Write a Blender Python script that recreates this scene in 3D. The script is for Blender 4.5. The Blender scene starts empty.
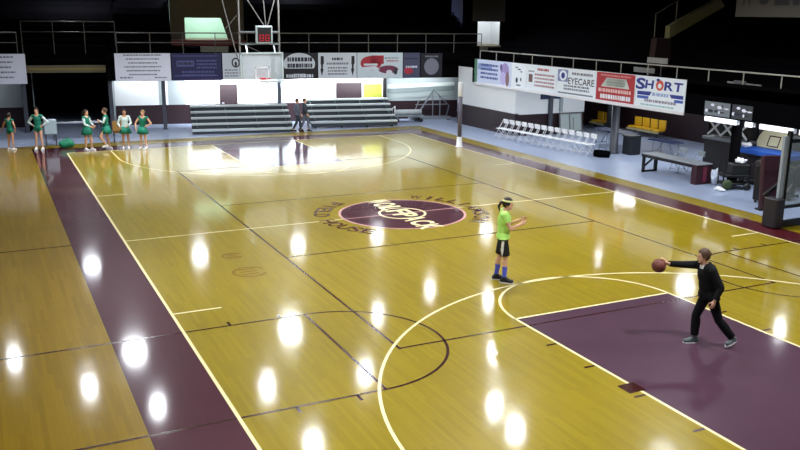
import bpy, math, random
from mathutils import Vector as V, Matrix as Mx, noise as mnoise
random.seed(7)
COL = bpy.context.scene.collection
PI = math.pi

# ------------------------------------------------------------------ materials
GLOSS = .085; HAZE = .38; HSPEC = .10
def lin(c):
    return tuple(((v/255)/12.92 if v/255 <= .04045 else ((v/255+.055)/1.055)**2.4) for v in c)

def mat(name, rgb, rough=.6, metal=0., coat=0., emit=None, es=0., noise=0., nscale=8., alpha=None, trans=0., spec=None, bump=0.):
    m = bpy.data.materials.new(name); m.use_nodes = True
    nt = m.node_tree; b = nt.nodes['Principled BSDF']
    c = (*lin(rgb), 1)
    b.inputs['Base Color'].default_value = c
    b.inputs['Roughness'].default_value = rough
    b.inputs['Metallic'].default_value = metal
    b.inputs['Coat Weight'].default_value = coat; b.inputs['Coat Roughness'].default_value = GLOSS
    if spec is not None: b.inputs['Specular IOR Level'].default_value = spec
    if trans: b.inputs['Transmission Weight'].default_value = trans
    if alpha is not None: b.inputs['Alpha'].default_value = alpha
    if emit:
        b.inputs['Emission Color'].default_value = (*lin(emit), 1); b.inputs['Emission Strength'].default_value = es
    if noise or bump:
        tc = nt.nodes.new('ShaderNodeTexCoord'); n = nt.nodes.new('ShaderNodeTexNoise')
        n.inputs['Scale'].default_value = nscale; n.inputs['Detail'].default_value = 5
        nt.links.new(tc.outputs['Object'], n.inputs['Vector'])
        if noise:
            mx = nt.nodes.new('ShaderNodeMix'); mx.data_type = 'RGBA'
            mx.inputs[6].default_value = tuple(v*(1-noise) for v in c[:3])+(1,)
            mx.inputs[7].default_value = tuple(min(1, v*(1+noise)) for v in c[:3])+(1,)
            nt.links.new(n.outputs['Fac'], mx.inputs[0]); nt.links.new(mx.outputs[2], b.inputs['Base Color'])
        if bump:
            bp = nt.nodes.new('ShaderNodeBump'); bp.inputs['Strength'].default_value = bump; bp.inputs['Distance'].default_value = .02
            nt.links.new(n.outputs['Fac'], bp.inputs['Height']); nt.links.new(bp.outputs['Normal'], b.inputs['Normal'])
    return m

def wood_mat(name, c1, c2):
    m = bpy.data.materials.new(name); m.use_nodes = True
    nt = m.node_tree; b = nt.nodes['Principled BSDF']; L = nt.links.new
    tc = nt.nodes.new('ShaderNodeTexCoord')
    mp = nt.nodes.new('ShaderNodeMapping'); mp.inputs['Rotation'].default_value = (0, 0, PI/2)
    L(tc.outputs['Object'], mp.inputs['Vector'])
    br = nt.nodes.new('ShaderNodeTexBrick')
    br.inputs['Scale'].default_value = 1.; br.inputs['Brick Width'].default_value = 1.3; br.inputs['Row Height'].default_value = .07
    br.inputs['Mortar Size'].default_value = .0012; br.inputs['Mortar Smooth'].default_value = .5; br.inputs['Bias'].default_value = 0.
    br.inputs['Color1'].default_value = (*lin(c1), 1); br.inputs['Color2'].default_value = (*lin(c2), 1)
    br.inputs['Mortar'].default_value = tuple(v*.75 for v in lin(c2))+(1,)
    L(mp.outputs['Vector'], br.inputs['Vector'])
    n = nt.nodes.new('ShaderNodeTexNoise'); n.inputs['Scale'].default_value = .55; n.inputs['Detail'].default_value = 4
    L(tc.outputs['Object'], n.inputs['Vector'])
    mr = nt.nodes.new('ShaderNodeMapRange'); mr.inputs[3].default_value = .82; mr.inputs[4].default_value = 1.15
    L(n.outputs['Fac'], mr.inputs[0])
    mu = nt.nodes.new('ShaderNodeVectorMath'); mu.operation = 'SCALE'
    L(br.outputs['Color'], mu.inputs[0]); L(mr.outputs[0], mu.inputs['Scale'])
    L(mu.outputs[0], b.inputs['Base Color'])
    n2 = nt.nodes.new('ShaderNodeTexNoise'); n2.inputs['Scale'].default_value = 3.; n2.inputs['Detail'].default_value = 3
    L(tc.outputs['Object'], n2.inputs['Vector'])
    m2 = nt.nodes.new('ShaderNodeMapRange'); m2.inputs[3].default_value = GLOSS-.03; m2.inputs[4].default_value = GLOSS+.05
    L(n2.outputs['Fac'], m2.inputs[0]); L(m2.outputs[0], b.inputs['Coat Roughness'])
    b.inputs['Coat Weight'].default_value = 1.; b.inputs['Roughness'].default_value = HAZE; b.inputs['Specular IOR Level'].default_value = HSPEC
    return m

WOOD = wood_mat('varnished_maple', (155, 134, 18), (144, 123, 14))
WOOD_SIDE = wood_mat('brown_maple', (150, 120, 26), (138, 109, 22))  # darker, browner tone for the boards left of the court band
PLUM = mat('plum_floor_paint', (80, 54, 68), HAZE, coat=1., spec=HSPEC*.6, noise=.15, nscale=1.2)
MAROON_P = mat('maroon_floor_paint', (78, 20, 28), HAZE, coat=1., spec=HSPEC*2, noise=.15, nscale=1.2)
MAROON_C = mat('maroon_court_paint', (72, 27, 40), HAZE, coat=1., spec=HSPEC, noise=.15, nscale=1.2)
LINE_W = mat('cream_line_paint', (246, 232, 178), .2)
LINE_P = mat('pink_line_paint', (214, 164, 160), .2)
LINE_K = mat('dark_line_paint', (58, 26, 22), .2)
FADED = mat('faded_decal_ink', (128, 98, 34), .22)
LETTER = mat('floor_letter_ink', (80, 40, 28), .2)
CONCRETE = mat('painted_concrete', (148, 160, 186), .3, noise=.12, nscale=1.5)
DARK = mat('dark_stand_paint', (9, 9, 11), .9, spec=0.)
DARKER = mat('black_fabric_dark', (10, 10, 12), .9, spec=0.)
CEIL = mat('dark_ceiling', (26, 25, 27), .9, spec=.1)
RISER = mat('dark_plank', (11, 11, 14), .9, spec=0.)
DOORM = mat('dark_maroon_door', (26, 10, 18), .5)
MAROON_W = mat('dark_maroon_wall_paint', (34, 14, 22), .5)
WALL_W = mat('white_wall_paint', (226, 230, 232), .6, noise=.03, nscale=2)
WALL_G = mat('grey_wall_paint', (150, 160, 164), .6, noise=.06, nscale=2)
KHAKI = mat('khaki_wall_paint', (112, 104, 82), .7, noise=.08, nscale=3)
MINT = mat('mint_wall_paint', (190, 226, 204), .6)
POSTM = mat('grey_post_paint', (70, 74, 84), .5)
RAIL = mat('rail_steel_paint', (150, 146, 138), .45, metal=.3)
ALU = mat('aluminium_plank', (200, 210, 212), .4, metal=.35)
ALU_D = mat('bleacher_steel', (70, 82, 88), .5, metal=.4)
STEEL = mat('galvanised_steel', (150, 158, 164), .4, metal=.6)
BLACK = mat('black_paint', (16, 16, 18), .45)
WHITE = mat('white_plastic', (228, 230, 234), .45)
YELLOW = mat('yellow_plastic', (206, 160, 24), .5)
BLUE = mat('blue_vinyl', (36, 92, 190), .5)
NAVY = mat('navy_vinyl', (30, 40, 78), .5)
MAROON = mat('maroon_vinyl', (50, 15, 27), .5)
GREYV = mat('grey_plastic', (120, 124, 128), .5)
GLASS = mat('clear_glass', (214, 226, 232), .08, alpha=.34)
GLASS_W = mat('dusty_glass', (196, 212, 214), .12, alpha=.16)
RED = mat('red_paint', (178, 30, 36), .4)
LED = mat('red_led', (120, 20, 30), .4, emit=(220, 30, 60), es=.35)
GREEN_BAG = mat('green_nylon', (20, 130, 92), .6)
TAN = mat('tan_vinyl', (150, 112, 58), .6)
NET = mat('net_cord', (220, 220, 216), .8)
BALL = mat('orange_leather', (112, 54, 42), .55, bump=.3, nscale=180)
SEAM = mat('ball_seam_rubber', (24, 18, 18), .6)

SKIN = mat('light_skin', (226, 176, 146), .55)
SKIN2 = mat('tan_skin', (206, 152, 120), .55)
EYE = mat('eye_dark', (40, 30, 26), .3)
LIP = mat('lip_tone', (176, 96, 88), .5)
HAIR_D = mat('dark_brown_hair', (38, 26, 20), .6)
HAIR_B = mat('brown_hair', (72, 48, 32), .6)
HAIR_L = mat('blond_hair', (150, 116, 72), .6)
NEON = mat('neon_yellow_green_jersey', (188, 244, 118), .7)
SHORTS = mat('black_shorts_knit', (16, 16, 20), .8)
BLK_TOP = mat('black_knit', (17, 17, 19), .85, spec=.2)
BLK_PANT = mat('black_legging_knit', (14, 14, 17), .85, spec=.2)
SOCK_B = mat('blue_sock', (86, 96, 214), .8)
SHOE_K = mat('black_shoe', (24, 24, 28), .6)
SHOE_G = mat('grey_shoe', (86, 96, 96), .6)
SHOE_W = mat('white_shoe', (232, 230, 230), .6)
TEAL = mat('teal_green_knit', (8, 122, 98), .7)
TEALW = mat('pale_sleeve_knit', (196, 214, 214), .7)
GREYC = mat('grey_cotton', (92, 100, 116), .8)
GREYD = mat('dark_grey_cotton', (44, 50, 62), .8)
HEADBAND = mat('pale_yellow_band', (238, 240, 170), .7)

# ------------------------------------------------------------------ mesh builder
class MB:
    def __init__(s): s.v = []; s.f = []; s.mi = []; s.mats = []; s.sm = []; s.M = Mx.Identity(4)
    def m(s, mt):
        if mt not in s.mats: s.mats.append(mt)
        return s.mats.index(mt)
    def add(s, vs, fs, mt, smooth=False):
        o = len(s.v); k = s.m(mt)
        s.v += [tuple(s.M @ V(p)) for p in vs]
        for f in fs: s.f.append([i+o for i in f]); s.mi.append(k); s.sm.append(smooth)
        return s
    def box(s, x0, x1, y0, y1, z0, z1, mt):
        vs = [(x, y, z) for z in (z0, z1) for x, y in ((x0, y0), (x1, y0), (x1, y1), (x0, y1))]
        return s.add(vs, [(3, 2, 1, 0), (4, 5, 6, 7), (0, 1, 5, 4), (1, 2, 6, 5), (2, 3, 7, 6), (3, 0, 4, 7)], mt)
    def hexa(s, vs, mt):
        return s.add(vs, [(3, 2, 1, 0), (4, 5, 6, 7), (0, 1, 5, 4), (1, 2, 6, 5), (2, 3, 7, 6), (3, 0, 4, 7)], mt)
    def rbox(s, x0, x1, y0, y1, z0, z1, mt, r=.02):
        r = min(r, (x1-x0)*.49, (y1-y0)*.49, (z1-z0)*.49)
        def ring(ins, z):
            a0, a1, b0, b1 = x0+ins, x1-ins, y0+ins, y1-ins; c = r-ins if r > ins else 0
            c = r
            return [(a0+c, b0, z), (a1-c, b0, z), (a1, b0+c, z), (a1, b1-c, z), (a1-c, b1, z), (a0+c, b1, z), (a0, b1-c, z), (a0, b0+c, z)]
        rr = [ring(r*.5, z0), ring(0, z0+r*.6), ring(0, z1-r*.6), ring(r*.5, z1)]
        vs = [p for q in rr for p in q]; fs = [tuple(range(7, -1, -1)), tuple(range(24, 32))]
        for k in range(3):
            for i in range(8):
                j = (i+1) % 8; fs.append((k*8+i, k*8+j, k*8+8+j, k*8+8+i))
        return s.add(vs, fs, mt)
    def poly(s, pts, z, mt): return s.add([(x, y, z) for x, y in pts], [tuple(range(len(pts)))], mt)
    def rect(s, x0, x1, y0, y1, z, mt): return s.poly([(x0, y0), (x1, y0), (x1, y1), (x0, y1)], z, mt)
    def bar(s, a, b, w, h, mt):
        a = V(a); b = V(b); d = (b-a).normalized(); up = V((0, 0, 1)) if abs(d.z) < .95 else V((0, 1, 0))
        u = d.cross(up).normalized(); t = u.cross(d)
        vs = [p+u*(i*w/2)+t*(j*h/2) for p in (a, b) for i, j in ((-1, -1), (1, -1), (1, 1), (-1, 1))]
        return s.hexa(vs, mt)
    def tube(s, pts, r, mt, n=8, closed=False):
        pts = [V(p) for p in pts]; N = len(pts); vs = []; fs = []; pu = None
        rs = r if isinstance(r, (list, tuple)) else [r]*N
        for i, p in enumerate(pts):
            if closed: d = pts[(i+1) % N]-pts[i-1]
            else: d = pts[min(i+1, N-1)]-pts[max(i-1, 0)]
            d.normalize()
            if pu is None: pu = d.orthogonal().normalized()
            u = (pu-d*pu.dot(d)).normalized(); pu = u; w = d.cross(u)
            vs += [p+(u*math.cos(2*PI*k/n)+w*math.sin(2*PI*k/n))*rs[i] for k in range(n)]
        for i in range(N if closed else N-1):
            j = (i+1) % N
            for k in range(n): fs.append((i*n+k, i*n+(k+1) % n, j*n+(k+1) % n, j*n+k))
        if not closed: fs += [tuple(range(n-1, -1, -1)), tuple(range((N-1)*n, N*n))]
        return s.add(vs, fs, mt, n > 6)
    def lathe(s, prof, c, mt, n=20, caps=True):
        vs = []; fs = []; c = V(c)
        for r, z in prof: vs += [(c.x+r*math.cos(2*PI*k/n), c.y+r*math.sin(2*PI*k/n), c.z+z) for k in range(n)]
        for i in range(len(prof)-1):
            for k in range(n): fs.append((i*n+k, i*n+(k+1) % n, i*n+n+(k+1) % n, i*n+n+k))
        if caps: fs += [tuple(range(n-1, -1, -1)), tuple(range((len(prof)-1)*n, len(prof)*n))]
        return s.add(vs, fs, mt, True)
    def ell(s, c, r, mt, n=16, k=10, R=None):
        R = R or Mx.Identity(3); c = V(c); vs = [c+R @ V((0, 0, -r[2]))]; fs = []
        for i in range(1, k):
            t = -PI/2+PI*i/k
            vs += [c+R @ V((r[0]*math.cos(t)*math.cos(2*PI*j/n), r[1]*math.cos(t)*math.sin(2*PI*j/n), r[2]*math.sin(t))) for j in range(n)]
        vs.append(c+R @ V((0, 0, r[2]))); L = len(vs)-1
        for j in range(n):
            fs.append((0, 1+(j+1) % n, 1+j)); fs.append((L, L-n+j, L-n+(j+1) % n))
        for i in range(k-2):
            for j in range(n): fs.append((1+i*n+j, 1+i*n+(j+1) % n, 1+i*n+n+(j+1) % n, 1+i*n+n+j))
        return s.add(vs, fs, mt, True)
    def cap(s, a, b, ra, rb, mt=None, n=14):
        """tapered capsule"""
        a = V(a); b = V(b); d = b-a; L = d.length
        if L < 1e-6: return s.ell(a, (ra, ra, ra), mt)
        d.normalize(); u = d.orthogonal().normalized(); w = d.cross(u); rings = []
        for t in (-80, -50, -25, 0): rings.append((a+d*(ra*math.sin(math.radians(t))), ra*math.cos(math.radians(t))))
        for t in (0, 25, 50, 80): rings.append((b+d*(rb*math.sin(math.radians(t))), rb*math.cos(math.radians(t))))
        vs = []; fs = []
        for p, r in rings: vs += [p+(u*math.cos(2*PI*k/n)+w*math.sin(2*PI*k/n))*r for k in range(n)]
        for i in range(len(rings)-1):
            for k in range(n): fs.append((i*n+k, i*n+(k+1) % n, i*n+n+(k+1) % n, i*n+n+k))
        fs += [tuple(range(n-1, -1, -1)), tuple(range((len(rings)-1)*n, len(rings)*n))]
        return s.add(vs, fs, mt, True)
    def mesh(s, name):
        me = bpy.data.meshes.new(name); me.from_pydata(s.v, [], s.f)
        for x in s.mats: me.materials.append(x)
        me.polygons.foreach_set('material_index', s.mi); me.polygons.foreach_set('use_smooth', s.sm)
        me.update(); return me
    def build(s, name, parent=None):
        o = bpy.data.objects.new(name, s.mesh(name)); COL.objects.link(o)
        if parent: o.parent = parent
        return o

def tag(o, label=None, cat=None, group=None, kind=None):
    if label: o['label'] = label
    if cat: o['category'] = cat
    if group: o['group'] = group
    if kind: o['kind'] = kind
    return o
def thing(name, label, cat, loc=(0, 0, 0), rz=0, group=None):
    o = bpy.data.objects.new(name, None); COL.objects.link(o); o.empty_display_size = .1
    o.location = loc; o.rotation_euler = (0, 0, rz); return tag(o, label, cat, group)
def struct(mb, name): return tag(mb.build(name), kind='structure')
def dup(root, loc, rz=None, label=None):
    r = root.copy(); COL.objects.link(r); r.location = loc
    if rz is not None: r.rotation_euler = (0, 0, rz)
    if label: r['label'] = label
    for ch in list(root.children):
        c = ch.copy(); COL.objects.link(c); c.parent = r
        for g in list(ch.children):
            d = g.copy(); COL.objects.link(d); d.parent = c
    return r

_glyph = {}
def text_raw(body, bold=0.):
    k = (body, bold)
    if k not in _glyph:
        cu = bpy.data.curves.new('lettering', 'FONT'); cu.body = body; cu.size = 1; cu.offset = bold; cu.resolution_u = 3
        o = bpy.data.objects.new('lettering', cu); COL.objects.link(o)
        dg = bpy.context.evaluated_depsgraph_get(); me = bpy.data.meshes.new_from_object(o.evaluated_get(dg))
        vs = [v.co.copy() for v in me.vertices]; fs = [tuple(p.vertices) for p in me.polygons]
        bpy.data.objects.remove(o); bpy.data.curves.remove(cu); bpy.data.meshes.remove(me)
        _glyph[k] = (vs, fs)
    return _glyph[k]
def text(mb, body, fn, w, h, mt, bold=.02):
    """letters fitted into w x h, centred on 0,0; fn maps (u, v) to a point"""
    vs, fs = text_raw(body, bold)
    x0 = min(v.x for v in vs); x1 = max(v.x for v in vs); y0 = min(v.y for v in vs); y1 = max(v.y for v in vs)
    mb.add([fn(((v.x-x0)/(x1-x0)-.5)*w, ((v.y-y0)/(y1-y0)-.5)*h) for v in vs], fs, mt)

# ------------------------------------------------------------------ frames of the place
ANG = math.atan(-.19); U = V((math.cos(ANG), math.sin(ANG), 0)); B = V((-U.y, U.x, 0)); O = V((0, 23.06, 0))
def BK(s, d, z): return O+U*s+B*d+V((0, 0, z))          # end stand: along, behind, up
MBK = Mx(((U.x, B.x, 0, O.x), (U.y, B.y, 0, O.y), (0, 0, 1, 0), (0, 0, 0, 1)))
FD = -3.0                                                # balcony front of the end stand
FX = 11.8                                                # balcony front of the side stand
def bk(): m = MB(); m.M = MBK; return m

# ------------------------------------------------------------------ floor
W, L2, FTY, KX = 7.69, 14.87, 8.72, 1.88
f = MB(); f.rect(-20, 26, -27, 40, 0, CONCRETE); f.box(-20, 26, -27, 40, -.1, -.001, CONCRETE); struct(f, 'floor')
c = MB(); z0 = .004
c.box(-8.95, 9.4, -24, 17.3, .0005, z0, WOOD)
c.box(-13.5, -8.95, -24, 17.3, .0005, z0, WOOD_SIDE)
zp, zl, zk, zt = .0055, .0085, .007, .010
c.rect(-8.93, -W-.03, -24, L2+1.6, zp, MAROON_C); c.rect(W+.03, 8.66, -24, L2+1.6, zp, MAROON_P)
c.rect(-W-.03, W+.03, L2+.03, L2+1.3, zp, MAROON_P)
LW = .055
def hl(x0, x1, y, mt=LINE_W, z=zl, w=LW): c.rect(x0, x1, y-w/2, y+w/2, z, mt)
def vl(x, y0, y1, mt=LINE_W, z=zl, w=LW): c.rect(x-w/2, x+w/2, y0, y1, z, mt)
def arc(cx, cy, r, a0, a1, mt=LINE_W, z=zl, w=LW, n=64):
    for i in range(n):
        p = [math.radians(a0+(a1-a0)*k/n) for k in (i, i+1)]
        c.poly([(cx+(r-w/2)*math.cos(p[0]), cy+(r-w/2)*math.sin(p[0])), (cx+(r+w/2)*math.cos(p[0]), cy+(r+w/2)*math.sin(p[0])),
                (cx+(r+w/2)*math.cos(p[1]), cy+(r+w/2)*math.sin(p[1])), (cx+(r-w/2)*math.cos(p[1]), cy+(r-w/2)*math.sin(p[1]))], z, mt)
def disc(cx, cy, r, mt, z, n=72): c.poly([(cx+r*math.cos(2*PI*k/n), cy+r*math.sin(2*PI*k/n)) for k in range(n)], z, mt)
vl(-W, -L2, L2); vl(W, -L2, L2); hl(-W, W, L2); hl(-W, W, -L2)
hl(-W, -1.78, 0); hl(1.78, W, 0)
for sgn in (-1, 1):
    ft = sgn*FTY; bl = sgn*L2
    y0, y1 = sorted((ft, bl)); c.rect(-KX, KX, y0, y1, zp, PLUM)
    vl(-KX, y0, y1); vl(KX, y0, y1); hl(-KX-LW/2, KX+LW/2, ft)
    a = (0, 180) if sgn < 0 else (180, 360)
    arc(0, ft, KX, *a)
    by = sgn*12.93; arc(0, by, 6.02, *a); vl(-6.02, *sorted((by, bl))); vl(6.02, *sorted((by, bl)))
    for x in (-1, 1):
        hl(*sorted((x*W, x*(W-.95))), sgn*5.82)
        for yy in (10.04, 11.09, 12.3, 13.5): c.rect(*sorted((x*(KX+.03), x*(KX+.24))), *sorted((sgn*yy, sgn*(yy+.05))), zk, LINE_K)
    c.rect(-KX-.22, -KX+.1, sgn*12.2, sgn*12.2+.3, zl+.001, LINE_K)
# centre circle
disc(0, 0, 1.83, MAROON_C, zp); arc(0, 0, 1.80, 0, 360, LINE_P, n=96, w=.07)
hl(-1.77, 1.77, 0, LINE_P, zl-.0005, .05); arc(0, 0, .66, 0, 360, LINE_W, n=64, w=.07)
for k, ch in enumerate('WOLFPACK'):
    yy = 1.70-k*.487
    text(c, ch, (lambda q: (lambda u, v: (v*1., q-u, zt)))(yy), .43, .70, LINE_W, .03)
def arctext(word, r, mid, span, top):
    for k, ch in enumerate(word):
        if ch == ' ': continue
        t = (k+.5)/len(word)-.5
        th = mid-t*span if top else mid+t*span       # angle about the centre
        a = math.radians(th); ux = V((math.cos(a), math.sin(a), 0)); tg = V((-math.sin(a), math.cos(a), 0))
        upv = ux if top else -ux; rt = -tg if top else tg
        text(c, ch, (lambda o, rt, upv: (lambda u, v: tuple(o+rt*u+upv*v+V((0, 0, .0095)))))(ux*r, rt, upv), .11 if ch == 'I' else .36, .46, LETTER, .02)
arctext('WILLIAMSON', 2.27, 3, 112, True)
arctext('FIELD HOUSE', 2.30, 173, 106, False)
# small dark cross-court and volleyball lines
K = LINE_K; w2 = .05
for sgn in (-1, 1):
    vl(sgn*4.5, -9.16, 9.16, K, zk, w2); hl(-4.5, 4.5, sgn*9.12, K, zk, w2); hl(-4.5, 4.5, sgn*3.0, K, zk, w2)
    for cy in (-8.68,):
        for e in (-1.83, 1.83): hl(*sorted((sgn*5.4, sgn*(11.2 if sgn < 0 else 9.1))), cy+e, K, zk, w2)
        vl(sgn*5.4, cy-1.83, cy+1.83, K, zk, w2)
        arc(sgn*5.4, cy, 1.83, *((-90, 90) if sgn < 0 else (90, 270)), K, zk, w2)
        for x in (5.88, 6.84):
            c.rect(sgn*x-.025, sgn*x+.025, cy-2.03, cy-1.83, zk, K); c.rect(sgn*x-.025, sgn*x+.025, cy+1.83, cy+2.03, zk, K)
hl(-11.2, -8.93, .11, K, zk, w2)
# worn round decals
for cx, cy, rr in ((-5.58, -3.76, .36), (-5.6, -2.35, .22)):
    arc(cx, cy, rr, 20, 330, FADED, zk, .07, 24)
    for q in (-.15, .03, .2): c.rect(cx-rr*.6, cx+rr*.5, cy+q*rr*3-.03, cy+q*rr*3+.04, zk, FADED)
struct(c, 'floor_court')

# ------------------------------------------------------------------ shell: ceiling and outer walls
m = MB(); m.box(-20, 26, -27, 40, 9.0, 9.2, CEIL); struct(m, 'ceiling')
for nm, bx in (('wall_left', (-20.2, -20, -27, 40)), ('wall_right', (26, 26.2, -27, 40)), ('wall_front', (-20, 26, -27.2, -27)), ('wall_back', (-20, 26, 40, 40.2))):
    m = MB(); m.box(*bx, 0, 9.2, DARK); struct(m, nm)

# ------------------------------------------------------------------ end stand
m = bk()
WD = -.8
m.box(-16, -8.3, WD, WD+.15, 0, .97, MAROON_W); m.box(-16, -8.3, WD, WD+.15, .97, 2.95, WALL_G)
for a, b2, mt in ((-4.55, -2.45, WALL_W), (-2.45, -2.3, WALL_G), (-2.3, -2.0, WALL_W), (-2.0, -1.15, WALL_G), (-1.15, 3.05, WALL_W), (3.05, 3.88, WALL_G), (3.88, 9.2, WALL_W), (9.2, 13.4, WALL_G)):
    m.box(a, b2, WD, WD+.15, .97, 2.95, mt); m.box(a, b2, WD, WD+.15, 0, .97, MAROON_W)
struct(m, 'wall_end_lower')
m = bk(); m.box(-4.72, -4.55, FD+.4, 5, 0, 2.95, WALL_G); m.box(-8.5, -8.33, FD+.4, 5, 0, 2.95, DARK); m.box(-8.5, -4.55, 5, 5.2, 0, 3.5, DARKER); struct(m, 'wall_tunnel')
for i, (a, b2) in enumerate(((.55, 1.45), (6.6, 8.0))):
    m = bk(); m.box(a, b2, WD-.05, WD, 0, 1.98, DOORM); m.box((a+b2)/2-.01, (a+b2)/2+.01, WD-.055, WD-.05, 0, 1.95, BLACK)
    m.box(a+.1, a+.22, WD-.1, WD-.05, .98, 1.06, STEEL); struct(m, f'door_{i+1}')
# wall art beside the second door
m = bk(); m.box(8.1, 9.1, WD-.03, WD-.001, 1.1, 1.9, mat('yellow_green_panel', (112, 118, 34), .6, noise=.35, nscale=3)); tag(m.build('wall_panel'), 'yellow green painted panel on the white wall above the right bleacher', 'panel')
m = bk()
for k, (za, zb, cc) in enumerate(((1.75, 1.95, (206, 216, 214)), (1.5, 1.72, (120, 134, 136)), (1.2, 1.46, (150, 162, 162)))):
    m.hexa([(9.4, WD-.03, za-.12), (13.2, WD-.03, za+.02), (13.2, WD-.001, za+.02), (9.4, WD-.001, za-.12), (9.4, WD-.03, zb-.1), (13.2, WD-.03, zb), (13.2, WD-.001, zb), (9.4, WD-.001, zb-.1)], mat('mural_band', cc, .6))
tag(m.build('wall_mural'), 'grey sweeping stripe mural on the end wall behind the folded goal frame', 'mural')
# balcony slab, fascia, terraces
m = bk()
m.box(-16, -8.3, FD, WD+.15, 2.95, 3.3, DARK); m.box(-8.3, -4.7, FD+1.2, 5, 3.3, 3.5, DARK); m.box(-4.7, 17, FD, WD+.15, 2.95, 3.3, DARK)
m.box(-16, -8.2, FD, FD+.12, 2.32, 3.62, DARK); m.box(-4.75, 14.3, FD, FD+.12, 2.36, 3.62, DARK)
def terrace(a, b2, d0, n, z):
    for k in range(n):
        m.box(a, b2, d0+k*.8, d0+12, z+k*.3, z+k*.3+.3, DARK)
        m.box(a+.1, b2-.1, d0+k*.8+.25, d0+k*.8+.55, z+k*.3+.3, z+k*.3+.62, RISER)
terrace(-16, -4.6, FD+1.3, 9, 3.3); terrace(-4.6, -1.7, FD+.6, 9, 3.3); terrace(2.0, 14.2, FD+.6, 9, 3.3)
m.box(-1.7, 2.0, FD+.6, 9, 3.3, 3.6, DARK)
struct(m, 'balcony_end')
# lit entrance portal in the end stand
m = bk()
m.box(-1.7, -.98, .4, .55, 3.6, 7.0, KHAKI); m.box(1.2, 2.0, .4, .55, 3.6, 7.0, KHAKI)
m.box(-.98, 1.2, .4, .55, 5.25, 7.0, KHAKI); m.hexa([(1.2, .4, 4.1), (1.21, .4, 4.1), (1.21, .55, 4.1), (1.2, .55, 4.1), (.82, .4, 5.3), (1.21, .4, 5.3), (1.21, .55, 5.3), (.82, .55, 5.3)], KHAKI); m.box(-1.7, 2.0, -.6, .55, 3.9, 4.16, mat('brick_red_paint', (110, 44, 36), .7))
m.box(-1.7, 2.0, .55, 3.2, 3.9, 4.16, KHAKI); m.box(-1.7, 2.0, 3.2, 3.35, 3.9, 6.4, MINT)
m.box(-1.7, -1.55, .55, 3.2, 4.16, 6.4, MINT); m.box(1.85, 2.0, .55, 3.2, 4.16, 6.4, MINT); m.box(-1.7, 2.0, .55, 3.2, 6.4, 6.5, MINT)
struct(m, 'wall_portal')
m = bk(); m.box(-.3, 1.05, FD+1.9, FD+2.25, 3.6, 3.86, mat('pale_step_paint', (150, 146, 128), .7)); tag(m.build('landing_step'), 'pale landing step under the mint lit entrance', 'step')
# corner portal
m = MB(); m.M = MBK
m.box(13.9, 14.75, 0, .15, 3.6, 6.45, DARK); m.box(16.1, 16.9, 0, .15, 3.6, 6.45, DARK); m.box(14.4, 16.3, -.1, .15, 5.17, 6.45, mat('taupe_lintel', (70, 64, 58), .8))
m.box(14.3, 16.9, -.5, 3, 3.6, 3.86, KHAKI); m.box(14.3, 16.9, 3, 3.15, 3.8, 6.4, WALL_W); m.box(14.2, 14.35, .15, 3, 3.8, 6.4, NAVY); m.box(16.7, 16.85, .15, 3, 3.8, 6.4, WALL_W); m.box(14.3, 16.9, .15, 3, 6.3, 6.4, WALL_W)
struct(m, 'wall_corner_portal')

# support posts of the end balcony
for s_, pd, lab in ((-8.42, 0, 'grey balcony post at the left edge of the dark tunnel'), (-4.62, 0, 'grey balcony post at the right edge of the dark tunnel'), (-2.2, 0, 'slim grey post left of the left bleacher'),
                (3.45, .78, 'slim grey post between the two bleachers'), (9.15, 1.55, 'slim dark post behind the right bleacher')):
    m = bk(); m.rbox(s_-.09, s_+.09, FD+.15+pd, FD+.33+pd, .0, 2.95, POSTM if s_ < 9 else BLACK, .02); m.box(s_-.13, s_+.13, FD+.12+pd, FD+.36+pd, 0, .02, POSTM)
    tag(m.build('support_post'), lab, 'post')
# tunnel beams
m = bk(); m.box(-8.32, -4.73, FD+.6, FD+.8, 2.72, 3.06, KHAKI); m.box(-8.3, -4.75, FD+.55, FD+.6, 2.84, 2.93, mat('olive_stripe', (142, 124, 66), .6)); m.box(-8.3, -4.75, FD+.7, FD+1.3, 3.06, 3.3, DARK)
tag(m.build('lintel_beam'), 'khaki lintel beam with an olive stripe across the dark tunnel', 'beam')

# railings
RAIL_D = mat('dull_rail_steel', (104, 100, 94), .5, metal=.2)
def railing(segs, label, name='balcony_railing', RAIL=RAIL_D):
    """segs: list of (points along the base, top height, mid height, post spacing)"""
    t = thing(name, label, 'railing', segs[0][0])
    Mi = Mx.Translation(-V(segs[0][0]))
    for a, b2, h, mid, n in segs:
        a = V(a); b2 = V(b2); up = V((0, 0, 1))
        q = MB(); q.M = Mi; q.tube([a+up*h, b2+up*h], .026, RAIL); q.build('top_rail', t)
        if mid: q = MB(); q.M = Mi; q.tube([a+up*mid, b2+up*mid], .02, RAIL); q.build('middle_rail', t)
        for k in range(n+1):
            p = a.lerp(b2, k/n); q = MB(); q.M = Mi; q.tube([p, p+up*h], .02, RAIL, 6); q.build('post', t)
    return t
railing([(BK(-13, FD+.06, 3.62), BK(-8.5, FD+.06, 3.62), .95, .5, 3)], 'grey railing above the leftmost white banner at the left edge')
railing([(BK(-8.45, FD+1.25, 3.55), BK(-4.3, FD+1.25, 3.55), 1.5, 1.02, 3)], 'taller grey railing above the dark tunnel')
railing([(BK(-4.2, FD+.06, 3.62), BK(13.9, FD+.06, 3.62), .95, .5, 12)], 'long grey railing above the row of end banners')

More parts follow.
